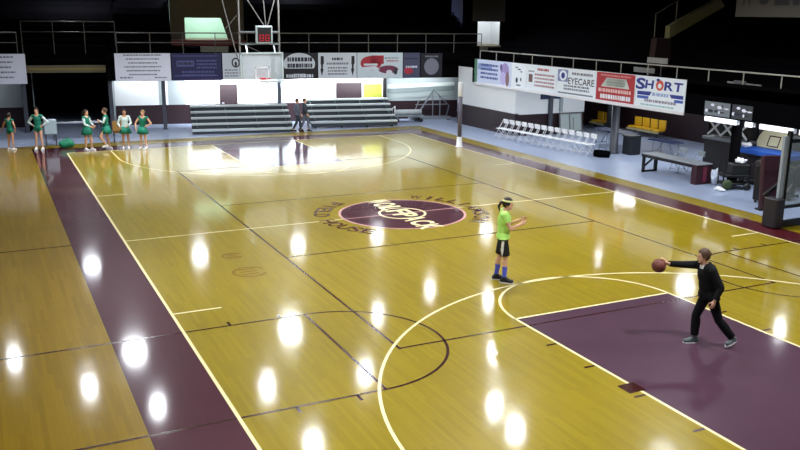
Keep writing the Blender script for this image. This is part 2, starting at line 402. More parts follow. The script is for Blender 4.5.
# ------------------------------------------------------------------ banners on the end balcony
def words(mb, fn, u0, u1, v, h, mt, seed):
    r = random.Random(seed); u = u0
    while u < u1-.02:
        w = min(r.uniform(.05, .16), u1-u)
        mb.add([fn(u, v), fn(u+w, v), fn(u+w, v+h), fn(u, v+h)], [(0, 1, 2, 3)], mt); u += w+r.uniform(.02, .04)
INK = mat('grey_ink', (124, 126, 140), .6); INK_D = mat('dark_ink', (40, 44, 60), .6); INK_B = mat('blue_ink', (44, 60, 150), .6)
BAN_W = mat('white_vinyl_banner', (236, 238, 255), .55); BAN_N = mat('navy_banner', (36, 36, 84), .55); BAN_P = mat('pale_grey_banner', (204, 212, 224), .55); BAN_K = mat('black_banner', (22, 22, 34), .55)
RED_I = mat('red_ink', (166, 44, 60), .6)
def banner(base, du, u0, u1, z0, z1, nrm, mt, label, deco, name='sponsor_banner'):
    """cloth board hung on a balcony front; du = direction along, nrm = towards the court"""
    mb = MB(); du = V(du); nrm = V(nrm)
    def P(u, z, o): return V(base)+du*u+nrm*o+V((0, 0, z))
    mb.hexa([P(u0, z0, .002), P(u1, z0, .002), P(u1, z0, .03), P(u0, z0, .03), P(u0, z1, .002), P(u1, z1, .002), P(u1, z1, .03), P(u0, z1, .03)], mt)
    uc, zc = (u0+u1)/2, (z0+z1)/2
    def fn(u, v, o=.034): return tuple(P(uc+u, zc+v, o))
    deco(mb, fn, u1-u0, z1-z0)
    return tag(mb.build(name), label, 'banner')
def quad(mb, fn, u0, u1, v0, v1, mt, o=.033): mb.add([fn(u0, v0, o), fn(u1, v0, o), fn(u1, v1, o), fn(u0, v1, o)], [(0, 1, 2, 3)], mt)
def oval(mb, fn, u, v, a, b2, mt, o=.033, n=28): mb.add([fn(u+a*math.cos(2*PI*k/n), v+b2*math.sin(2*PI*k/n), o) for k in range(n)], [tuple(range(n))], mt)
def pg(mb, fn, pts, mt, o=.034): mb.add([fn(u, v, o) for u, v in pts], [tuple(range(len(pts)))], mt)

EB = BK(0, FD, 0); EN = -B
def d_lines(n, ink, seed, wf=.36, top=.42, h=.07):
    def d(mb, fn, w, hh):
        for k in range(n):
            ww = w*wf*(1-.12*(k % 3)); words(mb, fn, -ww, ww, hh*(top-k*.84/n)-h, h, ink, seed+k)
    return d
banner(EB, U, -10.5, -8.2, 2.27, 3.62, EN, BAN_W, 'white banner cut by the left edge of the picture, above the left corner', d_lines(5, INK, 3, .3))
def d_white(mb, fn, w, h):
    d_lines(6, INK, 11, .34, .46, .06)(mb, fn, w, h)
    words(mb, fn, -w*.42, -w*.2, -h*.4, .07, INK, 5); words(mb, fn, w*.2, w*.42, -h*.4, .06, INK, 6)
banner(EB, U, -4.33, -1.8, 2.34, 3.63, EN, BAN_W, 'white banner with rows of faint grey text, right of the dark tunnel', d_white)
def d_navy(mb, fn, w, h):
    fr = mat('navy_light_ink', (84, 88, 140), .6)
    for a in (-1, 1): quad(mb, fn, -w*.46, w*.42, a*h*.36-.02+.05, a*h*.36+.02+.05, fr)
    quad(mb, fn, -w*.4, -w*.05, .02, .3, fr); words(mb, fn, -w*.38, -w*.08, .1, .12, INK_D, 4)
    for k in range(3): words(mb, fn, 0, w*.4, .25-k*.16, .08, fr, k)
    for k in range(2): words(mb, fn, -w*.3, w*.36, -.28-k*.16, .09, fr, 9+k)
banner(EB, U, -1.76, .57, 2.34, 3.63, EN, BAN_N, 'dark navy banner with dim blue lettering', d_navy)
def d_logo(mb, fn, w, h):
    oval(mb, fn, w*.2, .18, .2, .24, INK_D); oval(mb, fn, w*.2, .18, .13, .17, BAN_P, .035); oval(mb, fn, w*.2, .12, .06, .12, INK_D, .037)
    for k in range(3): words(mb, fn, -w*.4, w*.3, -.2-k*.14, .06, INK, k+20)
banner(EB, U, .62, 1.52, 2.36, 3.63, EN, BAN_P, 'narrow pale banner with a dark round emblem', d_logo)
def d_pale(mb, fn, w, h):
    oval(mb, fn, 0, .1, w*.38, .36, mat('mauve_ink', (170, 150, 172), .6)); oval(mb, fn, 0, .1, w*.34, .31, BAN_P, .035)
    for k in range(3): words(mb, fn, -w*.28, w*.28, .2-k*.17, .09, INK, k+31)
    words(mb, fn, -w*.1, w*.35, -.42, .1, RED_I, 2)
banner(EB, U, 1.58, 2.95, 2.36, 3.63, EN, BAN_P, 'pale banner with a mauve oval, behind the far glass backboard', d_pale)
def d_dark(mb, fn, w, h): oval(mb, fn, .1, 0, .2, .42, BAN_P); oval(mb, fn, .14, 0, .1, .3, BAN_K, .035)
banner(EB, U, 2.98, 3.5, 2.36, 3.63, EN, BAN_K, 'narrow black banner with a pale ring, half behind the backboard', d_dark)
def d_black(mb, fn, w, h):
    oval(mb, fn, -.06, .1, w*.46, h*.42, BAN_P)
    for k in range(2): words(mb, fn, -w*.38, w*.34, .22-k*.3, .2, INK_D, k+41)
    quad(mb, fn, -w*.48, w*.44, -.38, -.12, BAN_K, .036)
    words(mb, fn, -w*.42, w*.38, -.56, .16, BAN_P, 45); words(mb, fn, -w*.38, w*.3, -.3, .13, BAN_P, 47)
banner(EB, U, 3.55, 5.26, 2.36, 3.63, EN, BAN_K, 'black banner with a big white oval of lettering', d_black)
def bolt(mb, fn, u, sx):
    pg(mb, fn, [(u-.07, .48), (u+.08, .48), (u+.09, .12), (u+.05, .08), (u+.03, -.14), (u+.07, -.16), (u-.02, -.5), (u-.1, -.16), (u-.06, -.14), (u-.05, .05), (u-.08, .08)], BAN_K)
def d_bolts(mb, fn, w, h):
    bolt(mb, fn, -w*.4, 1); bolt(mb, fn, w*.4, 1)
    words(mb, fn, -.28, .28, .28, .12, INK_D, 3); words(mb, fn, -.55, .55, .06, .1, INK, 4)
    for k in range(3): words(mb, fn, -.5, .5, -.14-k*.15, .08, INK, 50+k)
banner(EB, U, 5.29, 7.24, 2.36, 3.63, EN, BAN_P, 'pale banner with two black lightning bolts', d_bolts)
def d_red(mb, fn, w, h):
    oval(mb, fn, -w*.2, .12, w*.23, .36, RED_I); quad(mb, fn, -w*.2, w*.08, .08, .5, RED_I)
    quad(mb, fn, -w*.36, -w*.06, 0, .1, BAN_P, .036); pg(mb, fn, [(-w*.4, -.08), (-w*.1, -.02), (0, -.2), (-w*.3, -.24)], BAN_P, .037)
    oval(mb, fn, w*.18, -.2, w*.22, .2, mat('plum_ink', (112, 50, 76), .6)); oval(mb, fn, w*.2, -.34, .16, .12, BAN_P, .036); oval(mb, fn, w*.34, -.3, .1, .16, INK_D, .036)
    words(mb, fn, w*.1, w*.4, .34, .06, INK, 6); words(mb, fn, w*.14, w*.4, .2, .06, RED_I, 7)
banner(EB, U, 7.27, 9.64, 2.36, 3.63, EN, mat('pale_blue_grey_banner', (196, 210, 220), .55), 'pale banner with big red and plum cartoon-like shapes', d_red)
def d_slate(mb, fn, w, h):
    quad(mb, fn, -w*.46, w*.4, .32, .36, BAN_K); oval(mb, fn, -w*.2, -.26, .22, .18, RED_I); words(mb, fn, -w*.35, w*.36, -.12, .1, BAN_P, 8); words(mb, fn, -w*.4, w*.1, -.36, .1, RED_I, 5)
banner(EB, U, 9.68, 10.55, 2.36, 3.62, EN, mat('slate_banner', (70, 72, 98), .55), 'slate grey banner with a small red mark', d_slate)
def d_dim(mb, fn, w, h): oval(mb, fn, 0, -.05, w*.34, .42, mat('dim_white_ink', (120, 120, 134), .6)); words(mb, fn, -w*.3, w*.3, .42, .08, INK, 3)
banner(EB, U, 10.6, 11.75, 2.36, 3.6, EN, BAN_K, 'dim black banner with a pale blotch, last one before the corner', d_dim)

# ------------------------------------------------------------------ side stand (right)
m = MB()
m.box(FX, 12.0, 12.2, 17.6, 0, 1.05, MAROON_W); m.box(FX, 12.0, 12.2, 17.6, 1.05, 2.95, WALL_W)
m.box(12.0, 15.8, 12.2, 12.4, 0, 1.0, MAROON_W); m.box(12.0, 15.8, 12.2, 12.4, 1.0, 2.95, WALL_W)
m.box(13.2, 14.3, 12.1, 12.2, 1.7, 2.95, NAVY); m.box(14.3, 14.45, 12.1, 12.2, 1.1, 2.95, WALL_G)
struct(m, 'wall_corner_room')
m = MB(); m.box(18.6, 18.8, -27, 17, 0, 2.95, MAROON_W); m.box(15.8, 18.6, 14.5, 14.7, 0, 2.95, MAROON_W); struct(m, 'wall_right_lower')
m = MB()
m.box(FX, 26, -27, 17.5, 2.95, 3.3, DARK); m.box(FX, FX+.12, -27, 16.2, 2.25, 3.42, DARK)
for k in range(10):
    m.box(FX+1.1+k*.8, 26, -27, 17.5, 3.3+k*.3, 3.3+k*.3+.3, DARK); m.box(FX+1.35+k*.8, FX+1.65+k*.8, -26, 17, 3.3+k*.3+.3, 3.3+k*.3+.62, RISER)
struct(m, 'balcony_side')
TRIM = mat('white_trim_board', (232, 232, 236), .5)
m = MB(); m.box(FX-.05, FX, 1.45, 15.9, 2.16, 2.27, TRIM); struct(m, 'trim_1')
EDGE = mat('lit_edge_tube', (255, 255, 255), .4, emit=(232, 238, 255), es=1.1)
for a, b2, lab in ((-.96, .46, 'white glowing strip light above the lattice gate'), (-1.62, -1.3, 'short white glowing strip light right of the dark pillar'), (-3.2, -1.89, 'long white glowing strip light above the fan backboard'), (-6.5, -3.4, 'white glowing strip light at the right edge behind the portable goal')):
    t = thing('strip_light', lab, 'lamp', (FX, (a+b2)/2, 2.16)); h_ = (b2-a)/2
    m = MB(); m.box(.0, .11, -h_, h_, -.06, .09, WHITE); m.build('housing', t)
    m = MB(); m.rbox(-.045, .0, -h_+.01, h_-.01, -.07, .09, EDGE, .015); m.build('diffuser', t)
    m = MB(); m.box(.02, .1, -.04, .04, .085, .1, STEEL); m.build('mounting_bracket', t)
railing([((FX+.06, -7, 3.42), (FX+.06, 15.6, 3.42), .4, 0, 15)], 'white topped grey railing above the side stand banners', RAIL=mat('pale_rail', (168, 166, 160), .5))
SB = V((FX, 0, 0)); SN = V((-1, 0, 0)); SU = V((0, -1, 0))
def sb(y0, y1, mt, label, deco, z0=2.25, z1=3.40): return banner(SB, SU, -y0, -y1, z0, z1, SN, mt, label, deco)
BAN_S = mat('bright_vinyl_banner', (238, 246, 255), .55)
def d_lilac(mb, fn, w, h):
    quad(mb, fn, -w*.5, -w*.42, -h*.5, h*.5, mat('green_edge', (90, 140, 116), .6)); quad(mb, fn, -w*.4, w*.0, .1, .4, mat('light_blue_patch', (150, 170, 214), .6))
    for k in range(4): words(mb, fn, -w*.32, w*.16, .28-k*.2, .1, INK_B, k+60)
    oval(mb, fn, w*.34, .12, .36, .4, mat('violet_patch', (166, 150, 206), .6)); oval(mb, fn, w*.3, -.2, .28, .3, mat('lilac_patch', (200, 190, 240), .6), .035)
    oval(mb, fn, w*.41, -.22, .16, .34, mat('brown_patch', (140, 110, 118), .6), .037); oval(mb, fn, w*.24, .3, .1, .16, mat('violet_dark', (110, 90, 160), .6), .038)
sb(15.95, 12.62, mat('lilac_banner', (214, 224, 250), .55), 'lilac and blue picture banner at the far corner of the side stand', d_lilac)
def d_paw(mb, fn, w, h):
    for u, v, a, b2 in ((-.15, -.2, .09, .13), (.18, -.15, .05, .08), (.02, .3, .14, .03), (.2, .2, .07, .03), (-.2, .38, .1, .03)): oval(mb, fn, u, v, a, b2, INK_D)
    oval(mb, fn, 0, -.42, .2, .04, INK)
sb(12.6, 11.35, BAN_S, 'white banner with black scribble marks next to the lilac one', d_paw)
def d_text(mb, fn, w, h):
    words(mb, fn, -.3, .55, .34, .1, RED_I, 3)
    for k in range(4): words(mb, fn, -.5, .98, .12-k*.16, .08, mat('rose_ink', (170, 120, 130), .6), k+70)
    quad(mb, fn, -.96, -.66, -.2, .15, mat('brown_ink', (110, 80, 84), .6)); words(mb, fn, -1., -.55, .25, .06, INK, 4)
sb(11.32, 9.08, BAN_S, 'white banner with rose lines of text and a small brown square', d_text)
def d_eye(mb, fn, w, h):
    quad(mb, fn, -w*.47, -w*.2, 0, .5, mat('blue_grey_ink', (130, 142, 186), .6)); oval(mb, fn, -w*.33, .25, .26, .22, BAN_S, .035); oval(mb, fn, -w*.33, .25, .13, .13, INK_B, .037); oval(mb, fn, -w*.33, .25, .05, .05, INK_D, .039)
    text(mb, 'EYECARE', lambda u, v: fn(w*.14+u, .06+v, .036), w*.66, .27, INK_D, .01)
    words(mb, fn, -w*.1, w*.42, .32, .1, INK, 5)
    for k in range(2): words(mb, fn, -w*.3, w*.36, -.2-k*.13, .08, INK, 80+k)
    quad(mb, fn, -w*.45, w*.45, -.5, -.44, INK)
sb(9.05, 6.42, BAN_S, 'white banner reading EYECARE', d_eye)
def d_redb(mb, fn, w, h):
    pg(mb, fn, [(-w*.36, .0), (w*.36, .0), (w*.27, .36), (-w*.22, .36)], mat('pale_mint_ink', (206, 214, 208), .6))
    for k in range(3): words(mb, fn, -w*.22, w*.26, .06+k*.1, .06, mat('grey_green_ink', (164, 176, 170), .6), 90+k)
    words(mb, fn, -w*.38, w*.38, .42, .06, mat('pink_ink', (214, 150, 150), .6), 1)
    words(mb, fn, -w*.42, w*.42, -.2, .13, mat('pale_rose_ink', (232, 196, 192), .6), 2); words(mb, fn, -w*.36, w*.4, -.46, .17, BAN_S, 12)
def d_redbox(mb, fn, w, h):
    quad(mb, fn, -w*.5, w*.5, -h*.5, h*.5, BAN_S, .032); quad(mb, fn, -w*.485, w*.485, -h*.47, h*.485, mat('red_banner', (178, 48, 58), .55), .033)
    d_redb(mb, lambda u, v, o=.034: fn(u, v, o+.003), w, h)
sb(6.4, 4.05, BAN_S, 'red banner with a pale trapezoid and white lines of lettering', d_redbox)
def d_short(mb, fn, w, h):
    def wv(u, v): return fn(u+.1*v, .3+v, .037)
    xs = (-.40, -.215, -.005, .18, .36); ws = (.2, .17, .15, .18, .17); hs = (.42, .32, .32, .32, .32)
    for ch, x, ww, hh in zip('SHORT', xs, ws, hs):
        if ch == 'O':
            oval(mb, fn, x*w, .28, .2, .19, mat('orange_red_ink', (214, 84, 70), .6), .036); oval(mb, fn, x*w, .26, .1, .09, BAN_S, .038); oval(mb, fn, x*w-.1, .47, .09, .05, INK_B, .039)
        else: text(mb, ch, (lambda xx: (lambda u, v: wv(xx+u, v-.02)))(x*w), ww*w, hh, INK_B, .03)
    pg(mb, fn, [(-w*.46, -.0), (-w*.16, .02), (-w*.2, -.13), (-w*.46, -.13)], INK_B); pg(mb, fn, [(w*.2, .0), (w*.47, .0), (w*.47, -.13), (w*.24, -.13)], INK_B)
    quad(mb, fn, -w*.46, -w*.22, -.26, -.16, mat('mid_blue_ink', (70, 100, 190), .6)); quad(mb, fn, w*.3, w*.47, -.27, -.17, mat('mid_blue_ink', (70, 100, 190), .6))
    words(mb, fn, -w*.15, w*.18, -.12, .12, mat('pale_blue_ink', (160, 180, 224), .6), 2)
    words(mb, fn, -w*.3, w*.34, -.36, .09, mat('mauve_grey_ink', (150, 140, 160), .6), 3); words(mb, fn, -w*.38, w*.3, -.5, .05, mat('pale_green_ink', (150, 190, 190), .6), 4)
sb(4.02, 1.45, BAN_S, 'white banner reading SHORT in slanted blue letters, nearest of the bright side banners', d_short)
def d_grey(mb, fn, w, h):
    r = random.Random(5)
    for k in range(9): oval(mb, fn, r.uniform(-.42, .42)*w, r.uniform(-.3, .3)*h, r.uniform(.04, .12), r.uniform(.02, .06), INK_D if k % 2 else BAN_W, .033+.001*k)
sb(.49, -.62, mat('dull_grey_sign', (120, 128, 138), .6), 'small dull grey sign with dark marks above the lattice gate', d_grey, 2.3, 2.76)
sb(-.72, -1.56, mat('dim_grey_sign', (62, 66, 74), .6), 'small dim sign right of the dull grey sign on the side balcony', d_grey, 2.3, 2.76)
# small plates and sign on the side stand
for y0, y1, za, zb, lab in ((3.95, 2.88, 3.86, 4.06, 'small white plate on the dark seats above the railing, upper one'), (4.66, 3.52, 3.48, 3.66, 'small white plate behind the railing above the red banner, lower one')):
    m = MB(); m.box(FX+.35, FX+.38, y1, y0, za, zb, mat('dim_white_plate', (150, 150, 150), .6)); m.box(FX+.36, FX+.4, y1+.3, y1+.34, 3.3, za, POSTM); tag(m.build('number_plate'), lab, 'plate')
t = thing('stadium_seat', 'small grey seat back on a white bar behind the side railing', 'seat', (FX+.25, -.7, 3.42))
m = MB(); m.rbox(-.05, .0, -.25, .27, -.16, .1, mat('dim_grey_seat', (90, 90, 92), .6), .02); m.build('backrest', t)
m = MB(); m.bar((.0, -.85, .0), (.0, .55, .02), .05, .05, RAIL); m.bar((0, -.85, 0), (0, -.85, -.12), .03, .03, RAIL); m.bar((0, .5, 0), (0, .5, -.12), .03, .03, RAIL); m.build('bar', t)
# hung sign
t = thing('hanging_sign', 'grey sign with black capitals hung high over the side stand, cut by the top edge', 'sign', (FX, -.45, 5.57))
m = MB(); m.box(-.03, .03, -6.2, 0, 0, 1.3, mat('grey_sign_board', (70, 67, 66), .7))
for k, ch in enumerate('WOLFPACK'): text(m, ch, (lambda y: (lambda u, v: (-.034, y-u, .78+v)))(-.42-k*.68), .56, .85, BAN_K, .05)
m.build('sign_board', t)
for y in (-.8, -5.4):
    m = MB(); m.tube([(0, y, 1.3), (0, y, 3.43)], .012, BLACK, 6); m.build('hanger', t)
# stair in the side stand
t = thing('stair', 'khaki stair flank climbing the dark side stand with thin handrails', 'stair', (13.1, 4, 4.0))
m = MB(); m.hexa([(.0, -.1, .75), (2.7, -.1, 1.95), (2.7, .15, 1.95), (0, .15, .75), (0, -.1, 1.2), (2.4, -.1, 2.25), (2.4, .15, 2.25), (0, .15, 1.2)], mat('khaki_stair_paint', (122, 118, 78), .7)); m.build('stringer', t)
m = MB(); m.hexa([(-.7, -.1, -.6), (.2, -.1, -.6), (.2, .2, -.6), (-.7, .2, -.6), (-.6, -.1, .75), (.1, -.1, .75), (.1, .2, .75), (-.6, .2, .75)], mat('dark_red_paint', (34, 10, 10), .9)); m.build('riser', t)
m = MB(); m.tube([(-.65, 0, .8), (-.65, 0, 1.65), (.5, 0, 2.2), (1.6, 0, 2.7)], .02, mat('dim_rail', (96, 92, 84), .6), 6); m.build('handrail', t)
m = MB(); m.tube([(.35, 0, .8), (.35, 0, 2.15)], .02, mat('dim_rail', (96, 92, 84), .6), 6); m.build('post', t)

# pillars under the side stand
for px_, y, lab in ((12.9, 6.4, 'round grey pillar under the red banner beside the black bin'), (12.2, -.62, 'dark pillar right of the lattice gate')):
    m = MB(); m.lathe([(.2, 0), (.2, .05), (.17, .08), (.17, 2.95)], (px_, y, 0), mat('slate_post', (56, 60, 70), .5) if y > 0 else DARKER); tag(m.build('pillar'), lab, 'pillar')
m = MB(); m.rbox(13.65, 13.83, 12.0, 12.18, 0, 2.95, POSTM, .03); m.M = Mx.Translation((-.95, -.4, 0)); tag(m.build('pillar'), 'slim grey pillar in front of the corner room behind the white chairs', 'pillar')
m = MB(); m.lathe([(.14, 0), (.14, 2.95)], (16.9, 11.6, 0), BLACK); tag(m.build('pillar'), 'far dark pillar left of the round grey pillar', 'pillar')
m = MB(); m.rbox(-.28, .28, -.28, .28, 0, .78, mat('black_bin_plastic', (22, 24, 32), .5), .05); m.rbox(-.31, .31, -.31, .31, .74, .8, BLACK, .04); b_ = m.build('waste_bin'); b_.location = (13.42, 5.9, 0); tag(b_, 'square black bin beside the round grey pillar', 'bin')

# ------------------------------------------------------------------ bleachers
RISB = mat('bleacher_riser', (58, 66, 72), .5, metal=.2)
def bleacher(s0, s1, d0, zs, step, label):
    t = thing('bleacher', label, 'bleacher', BK((s0+s1)/2, d0, 0), ANG, 'bleachers')
    w = (s1-s0)/2; n = len(zs)
    for k, z in enumerate(zs):
        y = k*step
        q = MB(); q.rbox(-w, w, y, y+.3, z-.085, z, ALU, .012); q.build('seat_plank', t)
        if k: q = MB(); q.rbox(-w, w, y-.3, y-.02, zs[k-1]-.12, zs[k-1]-.08, ALU_D, .012); q.build('foot_plank', t)
        q = MB(); q.box(-w, w, y+.04, y+.06, max(.02, z-.25), z-.085, RISB); q.build('riser_board', t)
    for k in range(4):
        x = -w+.25+k*(2*w-.5)/3; q = MB()
        q.bar((x, .1, .03), (x, (n-1)*step+.25, .03), .05, .06, ALU_D)
        for j, z in enumerate(zs): q.bar((x, j*step+.15, 0), (x, j*step+.15, z-.05), .05, .05, ALU_D)
        q.bar((x, .15, zs[0]-.06), (x, (n-1)*step+.15, zs[-1]-.06), .04, .05, ALU_D); q.build('support_frame', t)
    return t
bleacher(-1.0, 3.75, -5.0, (.21, .43, .65, .87, 1.09), .58, 'left aluminium bleacher with five plank rows under the end banners')
bleacher(4.75, 9.15, -4.0, (.33, .56, .79, 1.02, 1.25), .5, 'right aluminium bleacher with plank rows under the lightning bolt banner')

# folded goal frame and cart in the far corner
t = thing('folded_goal_frame', 'grey steel triangular frame of a folded portable goal in the far corner', 'goal frame', BK(11.6, -1.5, 0), ANG)
m = MB(); m.bar((-1.1, -.4, .12), (1.1, -.4, .12), .08, .1, STEEL); m.bar((-1.1, .3, .12), (1.1, .3, .12), .08, .1, STEEL); m.bar((-1.1, -.4, .12), (-1.1, .3, .12), .08, .1, STEEL); m.bar((1.1, -.4, .12), (1.1, .3, .12), .08, .1, STEEL); m.build('base', t)
m = MB(); m.bar((-.9, -.3, .15), (.15, -.3, 1.68), .07, .07, STEEL); m.build('arm', t)
for a, b2 in (((-.75, .2, .8), (1.0, .2, .8)), ((.15, -.3, 1.6), (1.05, -.1, .75)), ((-.9, .2, .15), (-.5, .2, 1.2)), ((-.5, .2, 1.2), (.9, .2, 1.25)), ((.1, -.2, 1.5), (.1, -.2, .15)), ((.5, -.2, 1.3), (.5, -.2, .15)), ((1.05, -.1, .75), (1.0, .2, .15))):
    m = MB(); m.bar(a, b2, .045, .045, STEEL); m.build('strut', t)
for x in (-.9, .9): m = MB(); m.M = Mx.Translation((x, -.4, .07)) @ Mx.Rotation(PI/2, 4, 'X'); m.lathe([(.07, -.03), (.07, .03)], (0, 0, 0), BLACK, 14); m.build('wheel', t)
t = thing('flat_cart', 'low grey cart with a rolled cover beside the folded goal frame', 'cart', BK(10.15, -2.2, 0), ANG)
m = MB(); m.rbox(-.75, .85, -.3, .3, .3, .36, STEEL, .02); m.build('deck', t)
m = MB(); m.M = Mx.Translation((0, 0, .5)) @ Mx.Rotation(PI/2, 4, 'Y'); m.lathe([(.1, -.7), (.15, -.68), (.15, .75), (.1, .77)], (0, 0, 0), mat('grey_cover', (170, 178, 182), .6), 16); m.build('rolled_cover', t)
m = MB(); m.tube([(-.75, -.25, .36), (-.75, -.25, .7), (-.68, 0, .82), (-.75, .25, .7), (-.75, .25, .36)], .025, WHITE); m.build('handle', t)
for x in (-.6, .7):
    for y in (-.22, .22): m = MB(); m.M = Mx.Translation((x, y, .1)) @ Mx.Rotation(PI/2, 4, 'X'); m.lathe([(.1, -.025), (.1, .025)], (0, 0, 0), BLACK, 14); m.bar((0, .1, 0), (0, .24, 0), .04, .03, STEEL); m.build('wheel', t)

# white-tipped pole on the right sideline
t = thing('court_pole', 'tall grey pole with white top and white foot on the right sideline', 'pole', (7.75, 10.3, .01))
m = MB(); m.lathe([(.09, .3), (.09, 2.2)], (0, 0, 0), mat('pole_grey', (92, 88, 102), .4), 16); m.build('shaft', t)
m = MB(); m.lathe([(.10, 2.15), (.115, 2.18), (.115, 2.72), (.09, 2.76)], (0, 0, 0), WHITE, 16); m.build('top_pad', t)
m = MB(); m.lathe([(.17, 0), (.17, .03), (.125, .05), (.115, .42), (.1, .44)], (0, 0, 0), WHITE, 16); m.build('foot', t)

# ------------------------------------------------------------------ far hanging goal
gy = 13.65; gx = .1
t = thing('hanging_goal', 'glass basketball backboard on a grey frame hung over the far baseline', 'basketball goal', (gx, gy, 2.72))
m = MB(); m.box(-.9, .9, 0, .02, 0, 1.2, GLASS); m.build('glass', t)
m = MB()
for a in ((-.93, -.87, 0, 1.2), (.87, .93, 0, 1.2), (-.93, .93, -.03, .04), (-.93, .93, 1.16, 1.22)): m.box(a[0], a[1], -.02, .04, a[2], a[3], mat('pale_frame', (176, 190, 194), .4))
m.build('backboard_frame', t)
m = MB()
for a in ((-.3, .3, .12, .17), (-.3, .3, .57, .62), (-.3, -.25, .12, .62), (.25, .3, .12, .62)): m.box(a[0], a[1], -.006, -.001, a[2], a[3], WHITE)
m.build('target_square', t)
m = MB(); m.tube([(.23*math.cos(2*PI*k/28), -.38+.23*math.sin(2*PI*k/28), .16) for k in range(28)], .012, RED, 6, True); m.box(-.1, .1, -.17, 0, .1, .18, RED)
rim = m.build('rim', t)
m = MB()
for k in range(12):
    a0 = 2*PI*k/12
    for sg in (1, -1): m.tube([((.225-.03*j)*math.cos(a0+sg*j*.26), -.38+(.225-.03*j)*math.sin(a0+sg*j*.26), .155-.1*j) for j in range(5)], .006, NET, 4)
m.build('net', rim)
for x in (-.85, .85):
    m = MB(); m.bar((x, .25, .3), (x, .25, 6.28), .06, .06, mat('dim_steel', (110, 108, 106), .5)); m.build('mast', t)
for z in (1.55, 2.05): m = MB(); m.bar((-.85, .22, z), (.85, .22, z), .05, .05, STEEL); m.build('cross_bar', t)
DS = mat('dim_steel_tube', (96, 94, 92), .5)
for a, b2 in (((-.85, .25, 3.9), (.35, .25, 2.1)), ((.85, .25, 3.9), (.3, .25, 2.1)), ((.3, .25, 2.1), (.15, .25, 4.2)), ((-1.5, .6, 3.6), (-.95, .3, 1.0)), ((-.85, .25, 2.8), (-1.3, .6, 2.2)), ((-.85, .25, 3.2), (-1.9, .9, 5.2)), ((-.6, .25, 1.5), (.6, .25, .95)), ((-.85, .25, 5.5), (.85, .25, 4.6))):
    m = MB(); m.bar(a, b2, .035, .035, DS); m.build('brace', t)
for x in (-.6, .6): m = MB(); m.bar((x, .04, 1.15), (x, .25, 1.5), .05, .05, STEEL); m.build('bracket', t)
t = thing('shot_clock', 'square shot clock with a red display above the far backboard', 'clock', (gx+.12, gy-.06, 4.3))
m = MB(); m.rbox(-.36, .36, 0, .12, 0, .72, mat('clock_frame', (150, 162, 164), .5), .03); m.build('housing', t)
m = MB(); m.box(-.29, .29, -.008, .0, .07, .65, BLACK); m.build('face', t)
m = MB()
for x in (-.12, .12):
    for a in ((-.09, .09, .34, .37), (-.09, .09, .21, .24), (-.09, .09, .1, .13), (-.09, -.06, .1, .37), (.06, .09, .1, .37)): m.box(x+a[0], x+a[1], -.014, -.008, a[2], a[3], LED)
m.build('digit', t)
m = MB(); m.box(-.3, .3, .12, .26, .3, .42, STEEL); m.build('bracket', t)

# ------------------------------------------------------------------ white folding chairs
def folding_chair(label, loc, rz, mt=WHITE, grp='white folding chairs along the side wall'):
    t = thing('folding_chair', label, 'chair', loc, rz, grp)      # faces +x
    m = MB(); m.rbox(-.2, .21, -.18, .18, .43, .46, mt, .015); m.build('seat', t)
    m = MB(); m.rbox(-.255, -.225, -.185, .185, .66, .86, mt, .012); m.build('backrest', t)
    for s in (-1, 1):
        m = MB(); m.tube([(.25, s*.19, .012), (-.24, s*.19, .84)], .014, mt, 6); m.build('front_leg', t)
        m = MB(); m.tube([(-.27, s*.17, .012), (.12, s*.17, .45)], .014, mt, 6); m.build('rear_leg', t)
    for q in ((.19, .19, .11), (-.2, .17, .09)): m = MB(); m.tube([(q[0], -q[1], q[2]), (q[0], q[1], q[2])], .01, mt, 6); m.build('cross_bar', t)
    return t
ords = ['first', 'second', 'third', 'fourth', 'fifth', 'sixth', 'seventh', 'eighth', 'ninth', 'tenth', 'eleventh', 'twelfth', 'thirteenth', 'fourteenth']
proto = None
for k in range(14):
    y = 12.0-k*.43; x = 10.95+.052*k
    lab = f'white folding chair, {ords[k]} from the far end of the sideline row'
    if proto is None: proto = folding_chair(lab, (x, y, 0), PI)
    else: dup(proto, (x, y, 0), PI+random.uniform(-.03, .03), lab)
# bag by the chairs
t = thing('duffel_bag', 'black bag on the floor at the near end of the white chairs', 'bag', (11.75, 5.72, 0), -.9)
m = MB(); m.M = Mx.Translation((0, 0, .15)) @ Mx.Rotation(PI/2, 4, 'Y'); m.lathe([(.06, -.34), (.14, -.31), (.15, -.1), (.15, .12), (.14, .3), (.06, .34)], (0, 0, 0), DARKER, 16); m.build('body', t)
m = MB(); m.tube([(-.15, .1, .27), (-.12, .05, .4), (.12, .05, .4), (.15, .1, .27)], .015, BLACK, 6); m.build('handle', t)
# leaning board
t = thing('white_board', 'pale framed board leaning against the corner room wall behind the chairs', 'board', (14.9, 11.95, 0))
m = MB(); m.M = Mx.Rotation(-.15, 4, 'X'); m.box(-.62, .62, -.02, .02, .12, .95, mat('pale_board', (170, 184, 184), .6)); m.build('panel', t)
m = MB(); m.M = Mx.Rotation(-.15, 4, 'X')
for a in ((-.66, -.6, .0, 1.0), (.6, .66, .0, 1.0), (-.66, .66, .94, 1.0), (-.66, .66, .08, .14), (-.1, -.04, .12, .95), (.12, .16, .2, .8)): m.box(a[0], a[1], -.04, .03, a[2], a[3], GREYV)
m.build('frame', t)
